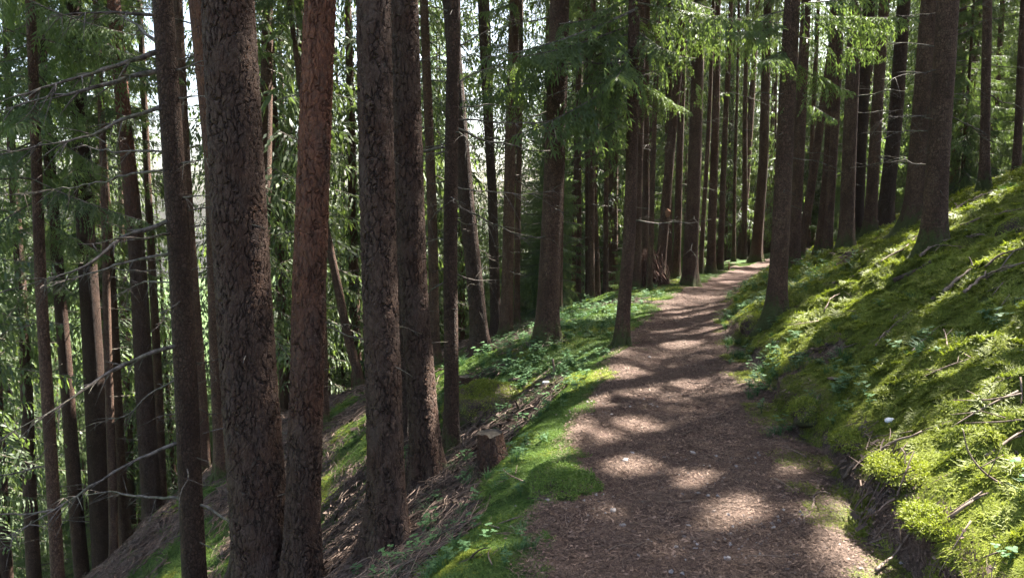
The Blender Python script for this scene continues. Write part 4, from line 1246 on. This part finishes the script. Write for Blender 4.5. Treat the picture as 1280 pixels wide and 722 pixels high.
stuff_on("moss", 150000, 1.7, 24, lambda x, y: (path_d(x, y) > 0) * smooth(0.25, 0.7, moss_mask(x, y) + 0.25 * (_s.random(len(x)) - 0.5)), lambda r: np.clip(0.55 + r * 0.075, 0.6, 1.9),
         [moss_tuft(3, 60, 0.052, 0.020, 0.0065, 1.3, 1.1, -0.18), moss_tuft(1, 60, 0.05, 0.021, 0.007, 1.2, 1.2, -0.05), moss_tuft(2, 56, 0.048, 0.022, 0.007, 1.1, 1.2, 0.12), moss_tuft(4, 54, 0.048, 0.024, 0.007, 1.2, 1.3, 0.25)],
         "deep feathery yellow green moss covering the bank", 0.004,
         pickf=lambda x, y: np.clip((fbm(x * 1.4, y * 1.4, 61, 4) - 0.5) * 9 + 1.5 + _s.normal(0, 0.6, len(x)), 0, 3).astype(int))
stuff_on("verge_moss", 150000, 1.7, 24, lambda x, y: (path_d(x, y) < 0) * smooth(0.25, 0.7, moss_mask(x, y) + 0.25 * (_s.random(len(x)) - 0.5)), lambda r: np.clip(0.55 + r * 0.075, 0.6, 1.9),
         [moss_tuft(5, 56, 0.052, 0.020, 0.0055, 0.9, 0.9, -0.18, "verge"), moss_tuft(6, 56, 0.05, 0.026, 0.005, 0.6, 0.7, -0.05, "verge"), moss_tuft(7, 52, 0.048, 0.028, 0.005, 0.7, 0.8, 0.12, "verge"), moss_tuft(8, 54, 0.048, 0.024, 0.006, 1.1, 1.2, 0.22)],
         "bright green moss growing along the left verge and shelf", 0.004,
         pickf=lambda x, y: np.clip((fbm(x * 1.4, y * 1.4, 61, 4) - 0.5) * 9 + 1.4 + _s.normal(0, 0.6, len(x)), 0, 3).astype(int))
stuff_on("needle_litter", 26000, 1.7, 16, lambda x, y: (1 - smooth(0.35, 0.8, moss_mask(x, y))) * 0.95, lambda r: np.clip(0.7 + r * 0.06, 0.8, 1.5),
         [needle_clump(11), needle_clump(12, 150, 0.13, 0.018), needle_clump(13, 180, 0.14, 0.014)], "brown spruce needles strewn over the path and slope", 0.0)
def litter_mask(x, y):
    u = -path_d(x, y) - half_w(y)
    return np.clip((1 - smooth(0.35, 0.8, moss_mask(x, y))) * (smooth(0.25, 0.7, u) + 0.12 * smooth(0.15, 0.5, path_d(x, y) - half_w(y))), 0, 1) * 0.9
stuff_on("twig_litter", 13000, 1.9, 22, litter_mask, lambda r: np.clip(0.8 + r * 0.03, 0.8, 1.4), [twig_clump(21), twig_clump(22), twig_clump(23)], "dead twigs and bark flakes littering the brown slope", 0.0)
def herb_mask(x, y):
    d = path_d(x, y); w = half_w(y); u = -d - w; v = d - w
    n = fbm(x * 1.1, y * 1.1, 51, 3); n2 = fbm(x * 4, y * 4, 53, 2)
    a = smooth(0.0, 0.2, u) * (1 - smooth(0.7, 1.5, u)) * smooth(3.0, 4.0, y) * smooth(0.40, 0.56, n2) * (1 - 0.6 * smooth(6.8, 7.6, y)) * 0.45
    b = smooth(0.1, 0.5, u) * (1 - smooth(1.6, 3.0, u)) * smooth(7.0, 8.2, y) * (1 - smooth(13, 18, y)) * smooth(0.42, 0.55, n)
    c = smooth(-0.05, 0.1, v) * (1 - smooth(0.5, 0.9, v)) * smooth(4.6, 5.4, y) * (1 - 0.3 * smooth(13, 20, y)) * smooth(0.40, 0.55, n2)
    e = smooth(0.3, 0.8, v) * 0.25 * smooth(0.60, 0.68, n)
    f = smooth(0.05, 0.4, v) * (1 - smooth(1.2, 2.0, v)) * smooth(8.5, 10, y) * 0.7
    return np.clip(np.maximum.reduce([a, b, c * 0.8, e, f]), 0, 1)
stuff_on("ground_cover", 15000, 2.4, 20, herb_mask, lambda r: np.clip(0.5 + r * 0.045, 0.6, 1.1), [herb(31), herb(32, 7, 0.12, 0.034), herb(33, 12, 0.07, 0.024), grass(34), grass(35, 34, 0.12), herb(36, 5, 0.15, 0.040)], "low leafy herbs growing along both edges of the path", 0.0, 0.7)

stuff_on("path_grit", 800, 2.2, 9, lambda x, y: path_mask(x, y) * smooth(0.50, 0.62, fbm(x * 1.6, y * 1.6, 71, 3)), lambda r: np.full(len(r), 1.0), [grit(41), grit(42)], "pale stone chips bedded in the path", 0.0)
# ------------------------------------------------------------------ sticks, stumps, stones
def stick(pts, rad, label, group=None, mat="stick", lift=0.0, forks=2, name="stick", ends=0.45, heights=None, step=0.06, seed=0):
    rng = np.random.default_rng(int(pts[0][0] * 3 + pts[0][1]) + seed)
    P = []
    for i, (a, b) in enumerate(pts):
        p = on_ground(a, b)
        if p is None: continue
        p = p + np.array([0, 0, rad * 0.7 + lift])
        if heights: p[2] += heights[i]
        P.append(p)
    org = P[0].copy()
    P = resample(np.array(P) - org, step)
    n = len(P)
    P[1:-1] += rng.normal(0, min(rad * 0.5, 0.006), (n - 2, 3))
    tubes = [(P, np.linspace(rad, rad * ends, n) * rng.uniform(0.9, 1.1, n))]
    T = norm(np.gradient(P, axis=0))
    for _ in range(forks):
        i = int(rng.integers(n // 3, n)); ln = rng.uniform(0.08, 0.3)
        d = norm(T[i] + rng.normal(0, 0.6, 3) + np.array([0, 0, 0.25])); s = np.linspace(0, 1, 5)
        tubes.append((P[i] + d * (s * ln)[:, None] + np.outer(s * s, [0, 0, -0.3 * ln]), np.linspace(rad * 0.5, rad * 0.2, 5)))
    o = link(name, tube_mesh(name, tubes, M[mat], 7), None, org)
    return tag(o, label, "log" if name == "fallen_log" else "stick", group)

stick([(800, 629), (835, 629), (872, 626)], .008, "straight pale stick lying across the middle of the path", forks=0)
stick([(1023, 604), (1019, 628), (1005, 658)], .010, "curved pale stick at the right edge of the path, pointing at the bank", forks=1)
stick([(968, 600), (985, 607), (998, 620)], .007, "short bent twig left of the curved pale stick", forks=0)
stick([(880, 524), (905, 518), (922, 506)], .005, "thin dark twig at the right side of the path, level with the lit patches", forks=0)
stick([(1054, 606), (1082, 580), (1118, 560), (1152, 549)], .012, "long curved branch arching over the moss above the dark undercut", forks=1, lift=0.03)
stick([(1155, 681), (1178, 663), (1198, 645), (1219, 632)], .012, "knobbly light stick in the sunlit moss at lower right", forks=2, lift=0.02)
stick([(1268, 612), (1250, 606)], .005, "dark wiry twig standing up out of the sunlit litter", forks=0)
_w = bpy.data.objects[[o.name for o in bpy.data.objects if o.get("label", "").startswith("dark wiry twig")][0]]
_f = on_ground(1262, 612)
_P = resample(np.array([at_y(a, b, _f[1] + k) - _f for a, b, k in [(1275, 613, 0), (1250, 606, .03), (1225, 588, .06), (1207, 562, .1), (1204, 537, .12)]]), .04)
_w.data = tube_mesh("stick", [(_P, np.linspace(.006, .0025, len(_P))), (_P[len(_P) // 2] + np.outer(np.linspace(0, 1, 5), [.12, .03, .05]), np.linspace(.003, .001, 5)), (_P[len(_P) // 3] + np.outer(np.linspace(0, 1, 5), [.05, .0, .13]), np.linspace(.003, .001, 5))], M["stick"], 6)
_w.location = tuple(_f)
stick([(1095, 720), (1118, 700), (1136, 680)], .008, "brown stick leaning in the shadow at the foot of the bank", forks=1, lift=0.02)
stick([(1232, 580), (1255, 564), (1279, 552)], .010, "white weathered stick in the brightest litter at right", forks=1, lift=0.03)
stick([(1274, 490), (1278, 508)], .005, "pale broken twig upright at the right edge", forks=1, heights=[0.07, 0.0], ends=0.7)
stick([(1117, 354), (1140, 344), (1164, 330)], .030, "thick brown broken branch just below the bank's nearest trunk", name="fallen_log", mat="log", forks=0, ends=0.75)
stick([(1150, 326), (1162, 315), (1180, 305), (1230, 300)], .016, "dark branch lying behind the mossy foot of the bank's nearest trunk", forks=3, lift=0.04)
stick([(1150, 328), (1168, 314), (1200, 318)], .008, "arched thin twig in front of the bank's nearest trunk", forks=2, lift=0.06)
stick([(1178, 368), (1198, 352), (1228, 330)], .018, "straight brown branch sloping up the bank above the bare pocket", forks=1)
stick([(1165, 378), (1185, 365), (1196, 352)], .014, "stubby branch leaning over the bare litter pocket on the bank", forks=2, lift=0.02)
stick([(1205, 372), (1230, 352), (1262, 340), (1280, 336)], .014, "tangled grey branch near the right edge, above the moss slope", forks=6, lift=0.04)
stick([(1230, 345), (1252, 330), (1278, 322)], .010, "upper grey branch of the tangle near the right edge", forks=5, lift=0.05)
stick([(1040, 356), (1070, 345), (1105, 330)], .014, "long thin branch along the lit strip left of the bank's nearest trunk", forks=2)
stick([(1095, 335), (1130, 316), (1145, 300)], .012, "twig in the lit strip pointing up to the mossy trunks", forks=3, lift=0.03)
stick([(1200, 285), (1240, 270), (1280, 263)], .014, "long pale branch lying along the bank crest", forks=3)
stick([(1185, 270), (1205, 255), (1262, 232)], .020, "dark fallen branch on the crest between the trunks", forks=2)
stick([(1094, 438), (1108, 420), (1118, 400)], .007, "thin curved twig on the dark moss in the middle of the bank", forks=3, lift=0.03)
stick([(1030, 393), (1036, 380), (1050, 372)], .007, "curled twig on the moss below the stout purplish trunk", forks=0, lift=0.02)
stick([(990, 478), (1005, 484), (1020, 481)], .004, "hair thin pale twig on the moss beside the path", forks=0)
stick([(1140, 445), (1152, 430), (1162, 428)], .006, "small forked twig in the sunlit streak of the bank", forks=2, lift=0.02)
stick([(860, 478), (880, 480), (905, 478)], .006, "flat twig crossing the path behind the first shadows", forks=0)
stick([(601, 535), (630, 524), (660, 512)], .030, "brown rotten branch lying just above the stump", name="fallen_log", mat="log", forks=2, ends=0.8)
stick([(644, 512), (652, 500), (662, 496)], .028, "short dark chunk of wood at the upper end of the rotten branch", name="fallen_log", mat="log", forks=1)
stick([(624, 503), (629, 512), (635, 516)], .012, "bleached curved stick on the sunny moss beside the hummock", forks=0, lift=0.03)
stick([(545, 556), (560, 551), (590, 545), (618, 530)], .008, "pale thin stick leaning from the litter towards the stump", forks=2, lift=0.03)
stick([(688, 490), (698, 483), (709, 473)], .022, "dark mossy log end pointing at the path edge", name="fallen_log", mat="log", forks=0, ends=0.9)
stick([(636, 478), (655, 476), (664, 471)], .022, "dark flat piece of wood on the moss shelf", name="fallen_log", mat="log", forks=1)
stick([(540, 574), (552, 590), (575, 602)], .007, "forked pale twig on brown litter at the foot of the left leaning plated pine", forks=2, lift=0.02)
stick([(447, 640), (470, 655), (480, 665)], .006, "pale twig leaning on the foot of the straight front pine", forks=2, lift=0.05)
stick([(445, 720), (500, 712), (545, 702)], .007, "long thin twig along the bottom of the slope", forks=2, lift=0.02)
stick([(575, 708), (592, 701), (603, 696)], .012, "dark mossy stick at the bottom of the verge", mat="log", forks=1)
stick([(425, 640), (430, 622), (433, 608)], .006, "little dark twig standing in the lit moss behind the front pine", forks=2, heights=[0, .1, .2])
stick([(413, 497), (440, 482), (455, 470)], .030, "fallen log on the slope behind the front pine", name="fallen_log", mat="log", forks=2)
stick([(408, 515), (430, 500), (450, 492)], .014, "fallen branch below the log on the far slope", forks=2)
stick([(420, 480), (440, 480)], .012, "pale dead branch above the log on the far slope", forks=3)
# small loose twigs that nothing tells apart
_t = np.random.default_rng(8)
_tw = [tube_mesh("small_twig", [(np.stack([np.linspace(-.5, .5, 6), 0.1 * np.sin(np.linspace(0, 3, 6) * _t.uniform(.5, 1.5)) * _t.uniform(-1, 1), 0.02 * np.cos(np.linspace(-2, 2, 6))], 1), np.linspace(.017, .008, 6)),
                               (np.stack([np.linspace(.05, .3, 4), np.linspace(0, .17, 4) * _t.choice([-1, 1]), np.linspace(0.01, .05, 4)], 1), np.linspace(.009, .004, 4))], M["stick"], 5) for _ in range(6)]
for grp, lab, n, (a0, a1, b0, b1), (l0, l1) in [("small twigs on the mossy bank", "small dead twig lying loose on the mossy bank", 46, (960, 1280, 330, 715), (0.12, 0.42)),
                                                ("small twigs on the left slope", "small dead twig lying loose on the brown slope", 46, (400, 690, 480, 720), (0.10, 0.40)),
                                                ("tiny twigs on the path", "tiny twig lying loose on the brown path", 30, (690, 1040, 420, 715), (0.06, 0.20))]:
    k = 0
    while k < n:
        a, b = _t.uniform(a0, a1), _t.uniform(b0, b1)
        p = on_ground(a, b)
        if p is None: continue
        onp = abs(path_d(p[0], p[1])) < half_w(p[1]) + 0.05
        if onp != grp.endswith("path"): continue
        nrm = normals(np.array([p[0]]), np.array([p[1]]), 0.1)[0]
        o = link("small_twig", _tw[int(_t.integers(6))], None, p + np.array([0, 0, 0.012]))
        L = _t.uniform(l0, l1)
        o.rotation_euler = (Vector(tuple(nrm)).to_track_quat('Z', 'Y') @ Matrix.Rotation(_t.uniform(0, 6.28), 3, 'Z').to_quaternion()).to_euler()
        o.scale = (L, L, L * 0.9); tag(o, lab, "twig", grp); k += 1

def rock_mesh(rng, name, sx, sy, sz, mat, nu=14, nv=9, rough=0.2):
    th = np.arange(nu) * 2 * math.pi / nu; ph = np.linspace(-math.pi / 2 * 0.98, math.pi / 2 * 0.98, nv)
    d = np.stack([np.cos(ph)[:, None] * np.cos(th), np.cos(ph)[:, None] * np.sin(th), np.repeat(np.sin(ph)[:, None], nu, 1)], -1)
    o = rng.uniform(0, 50)
    rr = 1 + rough * (vnoise(d[..., 0] * 1.7 + o, d[..., 1] * 1.7 + d[..., 2] * 1.3, 3) - 0.5) * 2 + rough * .5 * (vnoise(d[..., 0] * 4 + o, d[..., 2] * 4 + d[..., 1] * 3, 4) - 0.5) * 2
    d = d * rr[..., None]
    rr = np.maximum(np.abs(d[..., 0]), 0)
    return grid_mesh(name, d * np.array([sx, sy, sz]), nu, nv, M[mat])

for (a, b, r_, lab, mat) in [(782, 577, .030, "pale stone bedded in the path beside the brightest patch", "stone"), (790, 566, .018, "small pale stone above the one in the bright patch", "stone"),
                             (866, 566, .022, "flat grey stone in the middle of the path", "stone"), (812, 447, .022, "brown stone at the left edge of the path, farther up", "stone"),
                             (778, 658, .020, "grey stone half sunk in the path near the bottom", "stone"), (766, 640, .022, "bluish stone at the left of the path near the bottom", "stone"),
                             (909, 700, .022, "white stone on the path at the bottom", "stone"), (855, 672, .015, "little stone in the middle of the path at the bottom", "stone"),
                             (893, 640, .016, "small stone beside the sunlit litter on the path", "stone"), (1113, 528, .035, "round white stone on the moss in the middle of the bank", "white"),
                             (1092, 640, .03, "pale stone in the lit foot of the bank", "stone")]:
    rng = np.random.default_rng(int(a)); p = on_ground(a, b)
    o = link("stone", rock_mesh(rng, "stone", r_, r_ * 0.8, r_ * 0.5, mat), None, p + np.array([0, 0, r_ * 0.12])); o.rotation_euler = (0, 0, rng.uniform(0, 6))
    tag(o, lab, "stone")
# a crumpled white scrap on the verge
p = on_ground(683, 481); rng = np.random.default_rng(4)
o = link("paper_scrap", rock_mesh(rng, "paper_scrap", .045, .03, .018, "white", 10, 7, .5), None, p + np.array([0, 0, .02])); tag(o, "crumpled white paper scrap on the moss left of the path", "litter")
# brown dead leaf on the bank
p = on_ground(1043, 480)
o = link("bark_piece", rock_mesh(rng, "bark_piece", .05, .03, .010, "log", 10, 7, .3), None, p + np.array([0, 0, .03])); tag(o, "reddish flake of bark lying on the dark moss of the bank", "bark")

def stump(px, py, ptop, w, label, lean=(0.0, 0.0), seed=1, moss=True):
    rng = np.random.default_rng(seed)
    f = on_ground(px, py); Y = f[1]
    h = at_y(px, ptop, Y)[2] - f[2]; r = w / 2 / FPX * Y
    root = link("stump", None, None, f); tag(root, label, "stump")
    zs = np.concatenate([np.linspace(-0.25, h, 26)])
    ax = lambda z: np.array([lean[0] * z, lean[1] * z, z])
    nu = 28
    me = trunk_mesh(rng, "stump_bark", h, lambda z: r * (1.0 + 0.05 * math.sin(z * 20)), ax, M["pine"], nu, zs, 0.28, 5)
    V = np.zeros(len(me.vertices) * 3); me.vertices.foreach_get("co", V); V = V.reshape(-1, nu, 3)
    V[-1, :, 2] += rng.normal(0, 0.006, nu); me.vertices.foreach_set("co", V.reshape(-1)); me.update()
    link("bark", me, root)["dark"] = 0.9
    rim = V[-1]; c = rim.mean(0)
    rings = np.stack([c + (rim - c) * s + np.array([0, 0, 1]) * (-0.012 + rng.normal(0, .004)) for s in (0.93, 0.7, 0.45, 0.2, 0.01)])
    link("cut_top", grid_mesh("cut_top", np.concatenate([rim[None], rings]), nu, 6, M["cut"]), root)
    return root
stump(618, 584, 541, 31, "dark weathered stump with a mossy cut top beside the green verge", (-0.12, 0.05))
stump(583, 486, 470, 17, "low sunlit mossy stump behind the slender straight spruce", seed=2)

# mossy hummock: a boulder under a moss blanket
def hummock(px, py, sx, sy, sz, label, seed, n, name="mossy_boulder", mat="moss"):
    rng = np.random.default_rng(seed)
    f = on_ground(px, py)
    root = link(name, None, None, f); tag(root, label, "boulder")
    me = rock_mesh(rng, "rock", sx, sy, sz, "log", 40, 26, 0.22)
    link("rock", me, root)
    V = np.zeros(len(me.vertices) * 3); me.vertices.foreach_get("co", V); V = V.reshape(26, 40, 3)
    b = Buf()
    for _ in range(n):
        i = int(rng.integers(9, 25)); j = int(rng.integers(40))
        a = V[i, j]; c = V[i, (j + 1) % 40]; d = V[i + 1 if i < 25 else i, j]
        p = a + (c - a) * rng.random() + (d - a) * rng.random()
        nn = norm(p / np.array([sx, sy, sz]) ** 2)
        if nn[2] < -0.05 + 0.35 * rng.random(): continue
        for _k in range(7):
            t = norm(nn + rng.normal(0, .8, 3)) * rng.uniform(.008, .020)
            s = norm(np.cross(t, rng.normal(size=3))) * 0.0028
            tn = np.clip(rng.normal(.45, .2), 0, 1)
            q = p + rng.normal(0, .014, 3)
            b.quads([np.stack([q - s * .5, q + s * .5, q + t * .6 + s, q + t * .6 - s])], tn); b.tris([np.stack([q + t * .6 - s, q + t * .6 + s, q + t * 1.2 - np.array([0, 0, .006])])], min(1, tn + .1))
    link("moss_cover", soup_mesh("moss_cover", b.arrays(), [M[mat]]), root)
    return root
hummock(606, 512, .50, .42, .24, "low moss covered rock with a dark hollow side, behind the stump", 5, 4200)
hummock(1272, 292, .16, .16, .15, "round green moss cushion on a stone at the right edge of the bank", 6, 900, "mossy_stone")
hummock(704, 606, .20, .26, .05, "bright green moss cushion bulging at the left edge of the path", 7, 2600, "mossy_stone", "verge")
hummock(945, 412, .16, .22, .16, "moss cushion left of the brown spruce at the path edge", 8, 900, "mossy_stone")

hummock(1130, 594, .14, .20, .05, "biggest bulging moss cushion over the dark hollow at the bank's foot", 9, 2600, "mossy_stone")
hummock(1066, 556, .10, .15, .055, "small moss cushion on the bank's edge, farther up the path than the biggest one", 10, 1200, "mossy_stone")
hummock(1168, 656, .11, .15, .035, "moss cushion beside the knobbly light stick at lower right", 11, 1700, "mossy_stone")
hummock(1010, 520, .12, .16, .09, "moss cushion at the bank's foot where the litter margin narrows", 13, 1200, "mossy_stone")

# torn orange patch on the leaning trunk behind the path
_q = at_y(834, 266, SCARRED.location[1]) - np.array(SCARRED.location)
_o = link("bark_scar", rock_mesh(np.random.default_rng(3), "bark_scar", .055, .03, .09, "stick", 14, 9, .3), SCARRED, _q + np.array([-0.01, -0.095, 0]))
_o.data.materials[0] = wood_mat("raw_wood", (.16, .075, .04), (.30, .16, .09))

# brush heap leaning round the trunks
def brush_heap():
    rng = np.random.default_rng(12)
    f = on_ground(812, 358)
    tubes = []
    for _ in range(190):
        a = rng.uniform(0, 6.283); r0 = rng.uniform(0.25, 0.52); h = rng.uniform(0.25, 0.85)
        s = np.linspace(0, 1, 5)
        p0 = np.array([math.cos(a) * r0, math.sin(a) * r0 * 0.7, 0.0]); p1 = np.array([rng.normal(0, .1) - 0.05, rng.normal(0, .1), h])
        P = p0 + (p1 - p0) * s[:, None] + np.outer(s * (1 - s), rng.normal(0, 0.25, 3))
        tubes.append((P, np.linspace(rng.uniform(.009, .020), .005, 5)))
    o = link("brush_heap", tube_mesh("brush_heap", tubes, wood_mat("brush_wood", (.045, .024, .017), (.16, .085, .06)), 4), None, f + np.array([0, 0, 0.02]))
    tag(o, "heap of reddish dead twigs stacked round the trunks left of the path", "brush heap")
brush_heap()
# little wooden stake on the verge
f = on_ground(911, 338)
s = np.linspace(-0.1, .24, 8)
o = link("trail_stake", tube_mesh("trail_stake", [(np.stack([0 * s, 0 * s, s], 1), np.array([.02, .02, .02, .02, .019, .018, .016, .006]))], wood_mat("stake_wood", (.12, .045, .03), (.2, .08, .05)), 6), None, f)
tag(o, "small reddish wooden stake beside the path near its end", "stake")
# dead sapling stem standing on the shelf
f = on_ground(692, 473)
o = link("dead_sapling", tube_mesh("dead_sapling", [(np.stack([0.01 * np.sin(s * 20), 0 * s, s * 0.9], 1), np.linspace(.016, .010, 8)), (np.array([[0, 0, .12], [.05, 0, .17], [.08, .02, .18]]), np.array([.006, .004, .002]))], M["stick"], 6), None, f)
tag(o, "short dead sapling stem standing on the moss shelf", "sapling")
# dry grass stalks by the slender spruce
for k, (pts) in enumerate([[(577, 578), (575, 545), (573, 515)], [(575, 580), (580, 548), (572, 530)], [(579, 575), (584, 540), (594, 530), (600, 540)]]):
    f = on_ground(*pts[0]); P = resample(np.array([at_y(a, b, f[1]) - f for a, b in pts]), .03)
    o = link("dry_stalk", tube_mesh("dry_stalk", [(P, np.linspace(.005, .002, len(P)))], M["stick"], 5), None, f)
    tag(o, ["straight pale dry stalk right of the slender straight spruce", "kinked pale dry stalk right of the slender straight spruce", "dry stalk bent over like a hook, right of the slender straight spruce"][k], "stalk")
